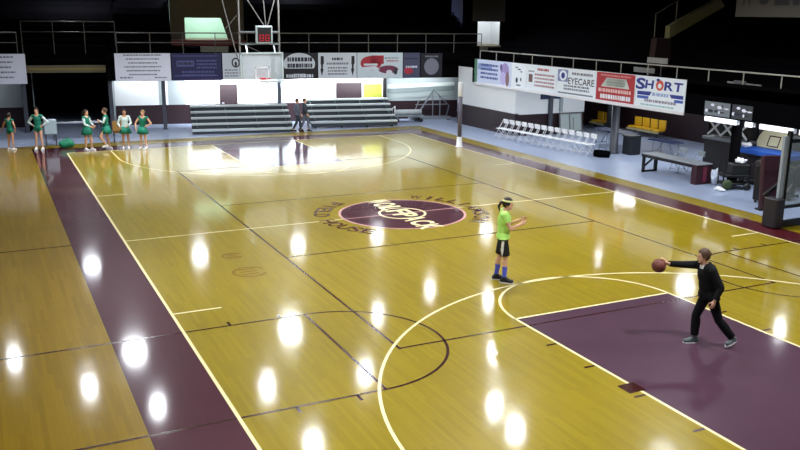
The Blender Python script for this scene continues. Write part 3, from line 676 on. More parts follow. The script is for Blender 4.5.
# long blue topped tables behind the chairs
def trestle(name, label, loc, rz, lx, ly, h, top, leg):
    t = thing(name, label, 'table', loc, rz)
    m = MB(); m.rbox(-lx/2, lx/2, -ly/2, ly/2, h-.04, h, top, .015); m.build('table_top', t)
    for x in (-1, 1):
        q = MB(); xx = x*(lx/2-.25)
        for y in (-1, 1): q.tube([(xx, y*(ly/2-.08), 0), (xx, y*(ly/2-.08), h-.04)], .018, leg, 6)
        q.tube([(xx, -ly/2+.08, .12), (xx, ly/2-.08, .12)], .014, leg, 6); q.tube([(xx, 0, .12), (xx-x*.4, 0, h-.05)], .014, leg, 6); q.build('leg', t)
    return t
trestle('folding_table', 'long dark blue topped folding table behind the near end of the white chairs', (14.0, 7.6, 0), PI/2, 2.4, .75, .74, NAVY, STEEL)
trestle('folding_table', 'dark blue topped folding table behind the black bin', (14.6, 5.2, 0), PI/2, 1.5, .6, .6, NAVY, STEEL)
# yellow seats at the back wall
def seat_row(n, label, loc):
    t = thing('seat_row', label, 'seats', loc, 0)
    for k in range(n):
        y = (k-(n-1)/2)*.55
        m = MB(); m.rbox(-.22, .22, y-.24, y+.24, .36, .44, YELLOW, .04); m.rbox(.18, .26, y-.24, y+.24, .44, .86, YELLOW, .04); m.build('seat', t)
    w = n*.275
    m = MB(); m.bar((-.24, -w, .31), (-.24, w, .31), .06, .08, mat('pale_beam', (170, 160, 120), .5)); m.bar((0, -w, .32), (0, w, .32), .08, .06, POSTM); m.build('beam', t)
    for y in (-w*.7, w*.7): m = MB(); m.bar((0, y, .3), (0, y, 0), .06, .06, POSTM); m.bar((-.25, y, .02), (.25, y, .02), .06, .04, POSTM); m.build('leg', t)
seat_row(4, 'row of four yellow seats by the dark back wall, under the SHORT banner', (17.6, 9.75, 0))
seat_row(2, 'pair of yellow seats by the dark back wall, left of the round grey pillar', (17.3, 12.75, 0))
# long table with maroon end
t = thing('scorer_table', 'long pale topped table with dark frame and a maroon near end', 'table', (11.36, 1.2, 0))
m = MB(); m.rbox(-.34, .34, -1.4, 1.4, .66, .70, mat('pale_table_top', (138, 144, 152), .3), .015); m.build('table_top', t)
m = MB(); m.box(-.34, -.30, -1.38, 1.38, .56, .66, BLACK); m.box(.30, .34, -1.38, 1.38, .56, .66, BLACK); m.box(-.34, .34, 1.34, 1.38, .56, .66, BLACK); m.build('apron', t)
m = MB(); m.box(-.34, -.25, 1.26, 1.34, 0, .56, BLACK); m.box(.22, .34, 1.26, 1.34, 0, .56, BLACK); m.box(-.34, .34, 1.26, 1.34, 0, .06, BLACK); m.build('leg', t)
m = MB(); m.bar((-.3, 1.26, .22), (-.3, .8, .6), .06, .06, BLACK); m.build('brace', t)
m = MB(); m.rbox(-.36, .36, -1.38, -1.12, 0, .66, MAROON, .02); m.box(-.06, .1, -1.39, -1.38, .08, .58, mat('maroon_light', (110, 40, 58), .5)); m.build('end_panel', t)
ch = None
for k, (x, y, rz, lab) in enumerate(((12.35, 2.1, PI+.1, 'grey wire folding chair behind the far half of the long dark table'), (12.4, 1.3, PI-.1, 'grey wire folding chair behind the middle of the long dark table'))):
    if ch is None: ch = folding_chair(lab, (x, y, 0), rz, mat('grey_wire', (140, 150, 156), .4), 'grey chairs behind the long table')
    else: dup(ch, (x, y, 0), rz, lab)
# equipment cart
t = thing('equipment_cart', 'black equipment cart with white bundles and a green wheel near the long table', 'cart', (11.75, -1.1, 0), -.5)
m = MB(); m.rbox(-.45, .45, -.3, .3, .42, .5, BLACK, .02); m.rbox(-.45, .45, -.3, .3, .16, .22, BLACK, .02)
for x in (-.42, .42):
    for y in (-.27, .27): m.bar((x, y, .1), (x, y, .85), .04, .04, BLACK)
m.build('frame', t)
m = MB(); m.rbox(-.15, .42, -.26, .26, .5, .84, mat('black_case', (20, 22, 24), .5), .03); m.build('case', t)
m = MB(); m.M = Mx.Translation((-.3, -.33, .17)) @ Mx.Rotation(PI/2, 4, 'X'); m.lathe([(.06, -.03), (.17, -.03), (.17, .03), (.06, .03)], (0, 0, 0), mat('olive_green_wheel', (60, 78, 44), .6), 18); m.build('wheel', t)
m = MB(); m.M = Mx.Translation((.35, -.33, .12)) @ Mx.Rotation(PI/2, 4, 'X'); m.lathe([(.12, -.03), (.12, .03)], (0, 0, 0), BLACK, 18); m.build('wheel', t)
m = MB(); m.M = Mx.Translation((.0, .3, .1)) @ Mx.Rotation(PI/2, 4, 'X'); m.lathe([(.1, -.03), (.1, .03)], (0, 0, 0), BLACK, 18); m.build('wheel', t)
def bundle(name, label, loc, r, mt, seed):
    rr = random.Random(seed); m = MB(); m.ell((0, 0, r[2]), r, mt, 32, 20)
    m.v = [tuple(V(p)*(1+.42*mnoise.noise(V(p)*9+V((seed*3.1, 0, 0)))+.2*mnoise.noise(V(p)*23))) for p in m.v]
    m.v = [(x, y, max(0, z)) for x, y, z in m.v]
    o = m.build(name); o.location = loc; return o
tag(bundle('towel_bundle', 'x', (11.86, -1.2, .845), (.12, .2, .09), WHITE, 2), 'white crumpled bundle on top of the black equipment cart', 'bundle')
tag(bundle('cloth_bundle', 'x', (11.62, -.42, .0), (.13, .11, .26), mat('pale_cloth', (190, 200, 216), .7), 4), 'pale crumpled cloth bag on the floor between the long table and the cart', 'bag')
tag(bundle('shoe_bag', 'x', (11.0, -1.25, .0), (.1, .24, .06), WHITE, 6), 'flat white bundle on the floor in front of the black cart', 'bag')
tag(bundle('paper_pile', 'x', (12.3, -1.95, .0), (.2, .2, .2), mat('pale_grey_cloth', (176, 184, 196), .7), 8), 'pale grey heap on the floor right of the black cart', 'heap')
# tall cases
t = thing('equipment_case', 'tall black case with latches near the maroon pad', 'case', (10.95, -3.15, 0), .2)
m = MB(); m.rbox(-.3, .3, -.28, .28, .08, 1.18, BLACK, .04); m.build('body', t)
m = MB(); m.rbox(-.31, .31, -.29, .29, 1.18, 1.3, mat('case_lid', (34, 30, 34), .5), .04); m.build('lid', t)
for x in (-.18, .12): m = MB(); m.box(x-.03, x+.03, -.3, -.28, 1.12, 1.24, STEEL); m.build('latch', t)
for x in (-.22, .22):
    for y in (-.2, .2): m = MB(); m.lathe([(.04, 0), (.04, .08)], (x, y, 0), BLACK, 10); m.build('caster', t)
t = thing('folded_table_cart', 'black cart of upright folded tables behind the tall black case', 'cart', (11.85, -2.85, 0), 0)
m = MB(); m.rbox(-.35, .35, -.5, .5, .1, .18, BLACK, .02); m.build('base', t)
for k in range(3): m = MB(); m.rbox(-.25+k*.2, -.2+k*.2, -.48, .48, .18, 1.05, mat('dark_table_top', (30, 26, 30), .5), .02); m.build('panel', t)
for y in (-.4, .4): m = MB(); m.lathe([(.05, 0), (.05, .1)], (0, y, 0), BLACK, 10); m.build('caster', t)
m = MB(); m.rbox(-.12, .12, -.09, .09, 0, .12, WHITE, .02); o = m.build('paper_cup_box'); o.location = (10.9, -3.1, 1.3); tag(o, 'small white box on top of the tall black case', 'box')
m = MB(); m.rbox(-.1, .1, -.1, .1, 0, .16, WHITE, .02); o = m.build('paper_cup_box'); o.location = (11.8, -2.6, 1.05); tag(o, 'small white box on the cart of folded tables', 'box')
# maroon pad standing
t = thing('wall_pad', 'upright maroon vinyl pad leaning beside the portable goal', 'pad', (10.2, -3.95, 0), -.3)
m = MB(); m.M = Mx.Rotation(-.1, 4, 'X'); m.rbox(-.32, .32, -.09, .09, 0.03, 1.62, MAROON, .05); m.build('pad', t)
m = MB(); m.rbox(-.36, .36, -.1, .16, 0, .05, BLACK, .01); m.build('foot', t)
# blue mat on dark cart and the old fan backboard
t = thing('mat_cart', 'dark flat cart carrying the blue mat under the side stand', 'cart', (13.35, -1.3, 0))
m = MB(); m.rbox(-.6, .6, -1.0, 1.05, .12, .2, BLACK, .02); m.rbox(-.58, .58, -.98, 1.02, .98, 1.04, BLACK, .02); m.build('deck', t)
m = MB(); m.rbox(-.5, .5, -.95, 1.0, .2, .98, mat('dark_box_side', (28, 20, 26), .6), .02); m.build('box', t)
for x in (-.5, .5):
    for y in (-.9, .9): m = MB(); m.lathe([(.06, 0), (.06, .12)], (x, y, 0), BLACK, 12); m.build('caster', t)
m = MB(); m.rbox(-.62, .62, -1.05, 1.1, 0, .13, BLUE, .04); m.rbox(-.62, .62, -1.05, 1.1, .131, .15, BLUE, .008); o = m.build('gym_mat'); o.location = (13.35, -1.3, 1.04); tag(o, 'bright blue gym mat lying on the dark cart', 'mat')
t = thing('fan_backboard', 'old cream fan shaped backboard leaning on the blue mat', 'backboard', (13.6, -.92, 1.2), -PI/2)
m = MB(); m.M = Mx.Rotation(-.35, 4, 'X')
pts = [(-.62, .0), (.62, 0), (.7, .18), (.68, .38), (.58, .55), (.42, .66), (.2, .71), (-.2, .71), (-.42, .66), (-.58, .55), (-.68, .38), (-.7, .18)]
n = len(pts); m.add([(x, -.02, z) for x, z in pts]+[(x, .02, z) for x, z in pts], [tuple(range(n)), tuple(range(2*n-1, n-1, -1))]+[(i, i+n, (i+1) % n+n, (i+1) % n) for i in range(n)], mat('cream_board', (206, 200, 168), .5)); m.build('board', t)
m = MB(); m.M = Mx.Rotation(-.35, 4, 'X')
for a in ((-.24, .24, .4, .44), (-.24, -.2, .06, .44), (.2, .24, .06, .44), (-.24, .24, .05, .09)): m.box(a[0], a[1], -.026, -.02, a[2], a[3], LINE_K)
m.build('target_square', t)
tag(bundle('towel_bundle', 'x', (12.95, -.42, 1.19), (.14, .18, .1), WHITE, 3), 'white crumpled towel at the left end of the blue mat', 'towel')
# concession counter with lattice gate
t = thing('concession_counter', 'dark concession counter with a white folding lattice gate under the dull grey sign', 'counter', (13.3, .9, 0))
m = MB(); m.box(0, .6, -.95, .95, 0, 1.22, mat('dark_counter_front', (26, 20, 24), .6)); m.build('front', t)
m = MB(); m.rbox(-.12, .6, -.95, .98, 1.22, 1.32, mat('grey_counter', (120, 124, 130), .5), .02); m.build('counter_top', t)
m = MB(); m.box(.1, .2, -.98, -.9, 1.32, 2.3, BLACK); m.box(.1, .2, .9, .98, 1.32, 2.3, BLACK); m.box(.1, .2, -.98, .98, 2.2, 2.95, BLACK); m.box(.5, .6, -.95, .95, 1.32, 2.95, BLACK); m.build('frame', t)
m = MB()
for k in range(3):
    y = -.9+k*.6; m.bar((.1, y, 1.37), (.1, y+.6, 1.9), .03, .07, WHITE); m.bar((.07, y, 1.9), (.07, y+.6, 1.37), .03, .07, WHITE)
m.build('lattice_gate', t)

# ------------------------------------------------------------------ portable goal at the right edge
t = thing('portable_goal', 'folded portable glass goal on a dark padded base at the right edge', 'basketball goal', (8.55, -5.6, .006))
PAD = mat('dark_pad', (34, 30, 36), .5)
m = MB(); m.rbox(-.2, .14, -.16, .3, .02, .82, PAD, .04); m.build('base_pad', t)
m = MB(); m.rbox(.14, 2.0, -.1, .1, .0, .16, BLACK, .02); m.build('base_rail', t)
m = MB(); m.box(-.02, .09, -.03, .05, .8, 2.5, mat('edge_grey', (140, 148, 156), .4)); m.build('edge_trim', t)
m = MB(); m.box(.2, .3, .0, .1, .16, 2.62, BLACK); m.box(.3, 1.95, .0, .1, 2.3, 2.4, BLACK); m.box(.3, 1.95, 0, .1, .5, .58, BLACK); m.build('frame', t)
m = MB(); m.box(.09, 1.95, .0, .015, .6, 2.5, GLASS_W); m.build('glass', t)
m = MB(); m.bar((.15, .6, .75), (1.7, .3, 1.9), .09, .09, BLACK); m.bar((.2, .2, .5), (.75, .2, 1.1), .06, .06, BLACK); m.build('lift_arm', t)
m = MB(); m.tube([(.95+.23*math.cos(2*PI*k/24), -.28+.23*math.sin(2*PI*k/24), 1.02) for k in range(24)], .012, RED, 6, True); m.box(.85, 1.05, -.08, 0, .95, 1.05, RED); m.build('rim', t)

# ------------------------------------------------------------------ left tunnel clutter
t = thing('gym_bag', 'green bag on the floor between the cheerleaders by the tunnel', 'bag', (-7.57, 16.35, .006))
m = MB(); m.ell((0, 0, .17), (.3, .2, .2), GREEN_BAG, 24, 16); m.v = [(x*(1.1-.5*z), y*(1.1-.5*z), max(0, z)+.03*math.sin(14*x)) for x, y, z in m.v]; m.v = [(x, y, max(0, z)) for x, y, z in m.v]; m.build('body', t)
m = MB(); m.tube([(-.14, -.04, .3), (-.1, -.06, .4), (.08, -.08, .41), (.13, -.04, .3)], .016, GREEN_BAG, 6); m.build('handle', t)
t = thing('barrier_bar', 'long pale barrier bar across the dark tunnel behind the green bag', 'barrier', (-6.9, 19.0, 0))
m = MB(); m.tube([(-1.1, .1, .72), (1.1, -.1, .72)], .05, mat('pale_bar', (170, 176, 190), .4)); m.build('bar', t)
for x, y in ((-.95, .09), (.95, -.09)): m = MB(); m.bar((x, y, 0), (x, y, .7), .05, .05, POSTM); m.bar((x, y-.25, .02), (x, y+.25, .02), .05, .04, POSTM); m.build('leg', t)
t = thing('stacking_chair', 'tan backed chair behind the cheerleaders', 'chair', (-5.35, 17.2, .006), 1.4)
m = MB(); m.rbox(-.23, .23, -.23, .23, .42, .48, TAN, .02); m.build('seat', t)
m = MB(); m.rbox(-.26, -.21, -.24, .24, .5, .95, TAN, .02); m.build('backrest', t)
for x, y, h in ((-.22, -.2, .6), (-.22, .2, .6), (.2, -.2, .42), (.2, .2, .42)): m = MB(); m.tube([(x, y, 0), (x, y, h)], .015, BLACK, 6); m.build('leg', t)
t = thing('storage_box', 'pale box on a stand behind the cheerleader with hands on hips', 'box', (-8.1, 17.2, .006))
m = MB(); m.rbox(-.25, .25, -.2, .2, .5, 1.1, mat('pale_blue_box', (160, 178, 190), .5), .03); m.build('body', t)
for x in (-.2, .2):
    for y in (-.15, .15): m = MB(); m.bar((x, y, 0), (x, y, .5), .04, .04, POSTM); m.build('leg', t)

# ------------------------------------------------------------------ people
def remeshed(mb, voxel, smooth):
    o = bpy.data.objects.new('body', mb.mesh('body')); COL.objects.link(o)
    r = o.modifiers.new('r', 'REMESH'); r.mode = 'VOXEL'; r.voxel_size = voxel; r.use_smooth_shade = True
    s = o.modifiers.new('s', 'SMOOTH'); s.factor = .5; s.iterations = smooth
    dg = bpy.context.evaluated_depsgraph_get(); me = bpy.data.meshes.new_from_object(o.evaluated_get(dg))
    old = o.data; bpy.data.objects.remove(o); bpy.data.meshes.remove(old); return me

def person(label, loc, face, H, J, outfit, voxel=.0065, skin=SKIN, hair=HAIR_D, grip=.5, group=None, lean=0., seed=0):
    """J: joints as (forward, left, up) of a 1.70 m figure facing +x; face = heading angle"""
    k = H/1.70
    D = dict(pelvis=(0, 0, .93), chest=(0, 0, 1.26), neck=(0, 0, 1.43), head=(.02, 0, 1.585),
             shL=(0, .175, 1.385), shR=(0, -.175, 1.385), hipL=(0, .085, .90), hipR=(0, -.085, .90), look=(1, 0, -.05))
    D.update(J); P = {n: V(v) for n, v in D.items()}
    t = thing('person', label, 'person', loc, face, group)
    mb = MB(); A = lambda a, b2, ra, rb: mb.cap(P[a] if isinstance(a, str) else a, P[b2] if isinstance(b2, str) else b2, ra, rb, SKIN)
    pe, ch, ne, hd = P['pelvis'], P['chest'], P['neck'], P['head']
    side = (P['shL']-P['shR']).normalized(); hips = (P['hipL']-P['hipR']).normalized()
    up = (ne-pe).normalized(); fwd = side.cross(up).normalized()
    def Rm(x, y, z): return Mx((x, y, z)).transposed()
    Rt = Rm(fwd, fwd.cross(up)*-1, up)
    mb.ell(pe+up*.0, (.108, .158, .125), SKIN, R=Rt); mb.ell(pe.lerp(ch, .5), (.098, .134, .2), SKIN, R=Rt)
    mb.ell(ch, (.108, .15, .175), SKIN, R=Rt); A(ch+up*.08, ne, .085, .055); A(ne, hd-V((0, 0, .07)), .052, .05)
    for s in 'LR':
        A(ne-up*.03, 'sh'+s, .06, .057); A('sh'+s, 'el'+s, .052, .037); A('el'+s, 'wr'+s, .038, .026)
        A('hip'+s, 'kn'+s, .083, .052); A('kn'+s, 'an'+s, .052, .035)
        A(P['kn'+s].lerp(P['an'+s], .15)-fwd*.015, P['kn'+s].lerp(P['an'+s], .45)-fwd*.012, .05, .043)
    # head with a face
    lk = P['look'].normalized(); ls = V((0, 0, 1)).cross(lk).normalized(); lu = lk.cross(ls); Rh = Rm(lk, ls, lu)
    hp = lambda f_, s_, u_: hd+lk*f_+ls*s_+lu*u_
    mb.ell(hp(-.008, 0, .02), (.096, .074, .1), SKIN, 20, 14, Rh); mb.ell(hp(.024, 0, -.05), (.066, .056, .062), SKIN, 18, 12, Rh)
    mb.cap(hp(.088, 0, .012), hp(.104, 0, -.022), .010, .014); mb.ell(hp(.082, 0, -.058), (.014, .026, .011), SKIN, R=Rh); mb.ell(hp(.075, 0, -.095), (.018, .024, .016), SKIN, R=Rh)
    for s in (-1, 1):
        mb.ell(hp(-.004, s*.076, -.012), (.018, .009, .03), SKIN, 10, 8, Rh); mb.cap(hp(.085, s*.014, .033), hp(.072, s*.046, .034), .009, .008)
    # hands with fingers
    for s in 'LR':
        w = P['wr'+s]; d = (w-P['el'+s]).normalized(); d = P['hd'+s].normalized() if 'hd'+s in P else d
        nrm = P['pn'+s].normalized() if 'pn'+s in P else (side*(-1 if s == 'L' else 1))
        nrm = (nrm-d*nrm.dot(d)).normalized(); lat = d.cross(nrm)
        if lat.dot(P.get('th'+s, fwd)) < 0: lat = -lat                    # lat: the thumb's side
        Rp = Rm(d, lat, nrm); g = grip if not isinstance(grip, dict) else grip[s]
        mb.ell(w+d*.045, (.056, .041, .019), SKIN, 14, 10, Rp); mb.cap(w-d*.01, w+d*.03, .026, .026)
        for q, L in enumerate((.074, .084, .078, .060)):
            p = w+d*.082+lat*(.030-.020*q); dd = d.copy(); a = g*.55
            for j, fr in enumerate((.45, .32, .23)):
                dd = (dd*math.cos(a)+nrm*math.sin(a)*1.0).normalized() if j == 0 else (dd*math.cos(a)+nrm.cross(lat).cross(V()) if False else dd)
                ang = a*(j+1); dd = d*math.cos(ang)+nrm*math.sin(ang)
                e = p+dd*L*fr; mb.cap(p, e, .0088-.001*j, .0082-.001*j, n=8); p = e
        p = w+d*.03+lat*.034; e = p+(d*.6+lat*.75+nrm*.35).normalized()*.042; mb.cap(w+d*.015+lat*.02, p, .014, .012, n=8); mb.cap(p, e, .012, .010, n=8)
        mb.cap(e, e+(d*.85+lat*.25+nrm*.45).normalized()*.032, .010, .008, n=8)
    # feet
    FT = {}
    for s in 'LR':
        a = P['an'+s]; fd = P['ft'+s].normalized() if 'ft'+s in P else V((1, 0, 0)); FT[s] = fd
        heel = a-fd*.045+V((0, 0, -.045)); ball_ = a+fd*.10+V((0, 0, -.052)); toe = a+fd*.155+V((0, 0, -.056))
        if fd.z < -.1: heel = a-fd*.03-V((0, 0, .04))+V((0, 0, .02)); ball_ = a+fd*.11; toe = ball_+V((fd.x, fd.y, 0)).normalized()*.05
        mb.cap(a, heel, .036, .034); mb.cap(a, ball_, .036, .032); mb.cap(heel, ball_, .034, .034); mb.cap(ball_, toe, .033, .027)
        P['heel'+s], P['toe'+s], P['ball'+s] = heel, toe, ball_
    mb.v = [tuple(V(p)*k) for p in mb.v]
    me = remeshed(mb, voxel, 3)
    me.materials.clear()
    for x in (skin, EYE, LIP): me.materials.append(x)
    eyes = [hp(.088, s*.032, .018)*k for s in (-1, 1)]; mouth = hp(.095, 0, -.056)*k
    for p in me.polygons:
        c0 = p.center; p.use_smooth = True
        if min((c0-e).length for e in eyes) < .0125*k: p.material_index = 1
        elif abs((c0-mouth).dot(ls)) < .022*k and abs((c0-mouth).dot(lu)) < .008*k and (c0-mouth).length < .03*k: p.material_index = 2
    body = bpy.data.objects.new('body', me); COL.objects.link(body); body.parent = t
    # which limb each point of the skin belongs to
    bones = [('torso', pe-up*.08, ne-up*.02, .15), ('neck', ne, hd-V((0, 0, .09)), .05), ('head', hd-V((0, 0, .03)), hd+V((0, 0, .05)), .09)]
    for s in 'LR':
        bones += [('uarm'+s, P['sh'+s], P['el'+s], .05), ('farm'+s, P['el'+s], P['wr'+s], .035), ('hand'+s, P['wr'+s], P['wr'+s]+(P['hd'+s].normalized() if 'hd'+s in P else (P['wr'+s]-P['el'+s]).normalized())*.18, .045),
                  ('thigh'+s, P['hip'+s]-V((0, 0, .03)), P['kn'+s], .078), ('shin'+s, P['kn'+s], P['an'+s]+V((0, 0, .02)), .045), ('foot'+s, P['heel'+s], P['toe'+s], .045)]
    bones = [(n, a*k, b2*k, r*k) for n, a, b2, r in bones]
    cls = []
    for v in me.vertices:
        best = None
        for n, a, b2, r in bones:
            ab = b2-a; q = max(0, min(1, (v.co-a).dot(ab)/ab.length_squared)); dd = (v.co-(a+ab*q)).length-r
            if best is None or dd < best[0]: best = (dd, n, q)
        cls.append((best[1], best[2]))
    def shell(name, mt, pred, off, parent=t, thick=.004):
        loose = name in ('jersey', 'long_sleeve_top', 'jacket', 'top', 'leggings', 'trousers')
        keep = [pred(cls[i][0].rstrip('LR') if cls[i][0] not in ('torso',) else 'torso', cls[i][0][-1], cls[i][1], me.vertices[i].co/k) for i in range(len(me.vertices))]
        idx = {}; vs = []; fs = []
        for p in me.polygons:
            if all(keep[i] for i in p.vertices):
                ff = []
                for i in p.vertices:
                    if i not in idx:
                        idx[i] = len(vs); v = me.vertices[i]; o_ = off(cls[i][0], cls[i][1], v.co/k) if callable(off) else off
                        vs.append(v.co+v.normal*o_*k)
                    ff.append(idx[i])
                fs.append(ff)
        if not fs: return None
        m2 = bpy.data.meshes.new(name); m2.from_pydata([tuple(v) for v in vs], [], fs); m2.materials.append(mt)
        for p in m2.polygons: p.use_smooth = True
        o = bpy.data.objects.new(name, m2); COL.objects.link(o); o.parent = parent
        s = o.modifiers.new('smooth', 'SMOOTH'); s.iterations = 22 if loose else 4
        s = o.modifiers.new('thick', 'SOLIDIFY'); s.thickness = thick; s.offset = -1; s.use_rim = True
        return o
    ctx = dict(t=t, P=P, k=k, hp=hp, Rh=Rh, shell=shell, FT=FT, lk=lk, hd=hd, hair=hair, up=up, pe=pe, fwd=fwd, side=side, body=body)
    nk = lambda co, r: (co-ne).length > r and co.z < ne.z+.022
    ctx['nk'] = nk
    # hair
    def is_hair(n, s, q, c):
        r = c-hd; f_, u_ = r.dot(lk), r.dot(lu)
        return n in ('head', 'neck') and u_ > -.09 and (u_ > .068 or f_ < .052-.35*max(0, .04-u_)) and (f_ < .082) and not (u_ < -.02 and f_ > -.015)
    ctx['hairobj'] = shell('hair', hair, is_hair, lambda n, q, c: .012+.010*max(0, (c-hd).dot(lu))/.1)
    outfit(ctx); return t

def ponytail(c, drop=.24, back=.10, up_=.03, r=.03):
    m = MB(); pts = [c['hp'](-.095, 0, up_)*c['k'], c['hp'](-.095-back*.6, 0, up_-.02)*c['k'], c['hp'](-.095-back, .01, up_-drop*.5)*c['k'], c['hp'](-.085-back*.7, .01, up_-drop)*c['k']]
    m.tube(pts, [r*.8, r*1.1, r, r*.3], c['hair'], 10); m.build('ponytail', c['hairobj'] or c['t'])
def bun(c, r=.042, b=-.09, u_=.06):
    m = MB(); m.ell(c['hp'](b, 0, u_)*c['k'], (r, r, r), c['hair'], 14, 10); m.build('bun', c['hairobj'] or c['t'])
def shoes(c, mt, solemt=SHOE_W, high=.0):
    for s in 'LR':
        o = c['shell']('shoe', mt, lambda n, s_, q, co, s=s: s_ == s and (n == 'foot' or (n == 'shin' and q > .96-high)), .010)
        if o is None: continue
        k = c['k']; P = c['P']; a, b2 = P['heel'+s]*k, P['toe'+s]*k; fl = c['FT'][s]
        d = (b2-a); d.normalize(); w = d.cross(V((0, 0, 1))).normalized(); n_ = w.cross(d)
        low = -n_*.040*k; m = MB(); N = 20; vs = []
        L = (b2-a).length/2+.045*k; c0 = (a+b2)/2
        for z in (-.012*k, .012*k):
            for i in range(N):
                th = 2*PI*i/N; x = math.cos(th)*L; wid = (.047+.005*math.cos(th))*k
                vs.append(c0+d*x+w*math.sin(th)*wid+low+n_*z)
        m.add(vs, [tuple(range(N-1, -1, -1)), tuple(range(N, 2*N))]+[(i, (i+1) % N, N+(i+1) % N, N+i) for i in range(N)], solemt)
        m.build('sole', o)
def skirt(c, mt, z0, z1, r0=.15, r1=.24, name='skirt', cx=None):
    m = MB(); k = c['k']; N = 36; pe = c['pe']; vs = []
    for z, r in ((z1, r0), ((z0+z1)/2, (r0+r1)/2*1.02), (z0, r1)):
        for i in range(N):
            th = 2*PI*i/N; rr = r*(1+(.05 if i % 2 else -.03)*(z1-z)/(z1-z0)*2)
            p = V((pe.x, pe.y, z))+c['fwd']*math.cos(th)*rr*.85+c['side']*math.sin(th)*rr
            vs.append(V((p.x, p.y, z))*k)
    m.add(vs, [(j*N+i, j*N+(i+1) % N, j*N+N+(i+1) % N, j*N+N+i) for j in range(2) for i in range(N)], mt, True)
    o = m.build(name, c['t']); s = o.modifiers.new('thick', 'SOLIDIFY'); s.thickness = .006
    return o

AZ = 0.45300
RV = V((math.cos(AZ), -math.sin(AZ), 0))                  # towards the right of the picture

# --- player in black with the ball
def out_black(c):
    sh = c['shell']
    sh('leggings', BLK_PANT, lambda n, s, q, co: n == 'thigh' or (n == 'shin' and q < .93) or (n == 'torso' and co.z < 1.0), lambda n, q, co: .020+(.012*min(1, q*2) if n[:4] == 'shin' else 0))
    sh('long_sleeve_top', BLK_TOP, lambda n, s, q, co: (n in ('torso', 'thigh') and co.z > .83 and (c['nk'](co, .06) or (co.z < c['P']['neck'].z+.035 and (co-c['P']['neck']).dot(c['fwd']) < .02 and (co-c['P']['neck']).length > .05)) and (co-c['P']['neck']-c['fwd']*.055).length > .05) or n == 'uarm' or (n == 'farm' and q < .95), lambda n, q, co: .042 if n == 'torso' or n[:5] == 'thigh' else .024)
    sh('collar', mat('white_collar', (222, 220, 216), .7), lambda n, s, q, co: n in ('neck', 'torso') and (co-c['P']['neck']-c['fwd']*.055+V((0, 0, .02))).length < .062, .034)
    shoes(c, SHOE_G); bun(c, .036, -.098, .03)
BLK = dict(pelvis=(.02, 0, .90), chest=(.06, -.01, 1.23), neck=(.09, -.02, 1.40), head=(.145, -.03, 1.555), look=(1, -.08, -.12),
    shL=(.05, .165, 1.355), shR=(.16, -.17, 1.365), elL=(-.09, .235, 1.09), wrL=(.0, .245, .86), hdL=(.06, .02, -.2), pnL=(.1, -1, 0), thL=(1, 0, .1),
    elR=(.44, -.20, 1.36), wrR=(.70, -.17, 1.385), hdR=(.62, 0, .78), pnR=(.78, 0, -.62), thR=(0, 1, 0),
    hipL=(-.02, .085, .87), hipR=(.02, -.085, .87), knR=(.16, -.10, .49), anR=(.15, -.10, .085), ftR=(1, .05, 0), knL=(-.16, .10, .47), anL=(-.44, .10, .14), ftL=(.72, .35, -.5))
bl = V((.43, -11.18, .010))
person('person all in black holding a basketball out at arm length', bl, math.pi-AZ, 1.74, BLK, out_black, skin=SKIN, hair=HAIR_B, grip={'L': .7, 'R': .45})
# the ball
t = thing('basketball', 'brown basketball held out in the hand of the person in black', 'ball', (0, 0, 0))
kk = 1.74/1.70; palm = V((.70, -.17, 1.385))+V((.62, 0, .78))*.055+V((.78, 0, -.62))*(.019+.121/kk)
t.location = bl+Mx.Rotation(math.pi-AZ, 3, 'Z') @ (palm*kk)
t.rotation_euler = (.5, .3, .2)
m = MB(); m.ell((0, 0, 0), (.121, .121, .121), BALL, 32, 20); m.build('cover', t)
m = MB()
for R_ in (Mx.Identity(3), Mx.Rotation(PI/2, 3, 'X')): m.tube([R_ @ V((.1205*math.cos(2*PI*i/36), .1205*math.sin(2*PI*i/36), 0)) for i in range(36)], .0025, SEAM, 5, True)
for sx in (-1, 1): m.tube([V((sx*(.06+.028*math.cos(2*th)), .0, 0))+V((0, 0, 0)) if False else V((sx*(.075-.03*math.cos(2*2*PI*i/36)), 0, 0))+V((0, math.cos(2*PI*i/36), math.sin(2*PI*i/36)))*math.sqrt(max(0, .1205**2-(.075-.03*math.cos(2*2*PI*i/36))**2)) for i in range(36)], .0025, SEAM, 5, True)
m.build('seam', t)

# --- player in neon jersey
def out_neon(c):
    sh = c['shell']
    sh('shorts', SHORTS, lambda n, s, q, co: (n == 'thigh' and q < .86) or (n == 'torso' and co.z < 1.02), lambda n, q, co: .018+(.022*min(1, q*1.2) if n.startswith('thigh') else 0))
    sh('side_stripe', SHOE_W, lambda n, s, q, co: n == 'thigh' and s == 'R' and .0 < q < .84 and abs(co.x+.0) < .022 and co.y < -.13, lambda n, q, co: .024+.022*min(1, q*1.2))
    sh('jersey', NEON, lambda n, s, q, co: (n in ('torso', 'thigh') and co.z > .89 and c['nk'](co, .085)) or (n == 'uarm' and q < .55), lambda n, q, co: .030 if n == 'torso' else .046 if n[:5] == 'thigh' else .024)
    sh('sock', SOCK_B, lambda n, s, q, co: n == 'shin' and q > .42, .007)
    shoes(c, SHOE_K)
    ponytail(c, .20, .07, .03)
    sh('headband', HEADBAND, lambda n, s, q, co: n == 'head' and abs((co-c['hd']).dot(c['Rh'].col[2])-.062) < .018, .022)
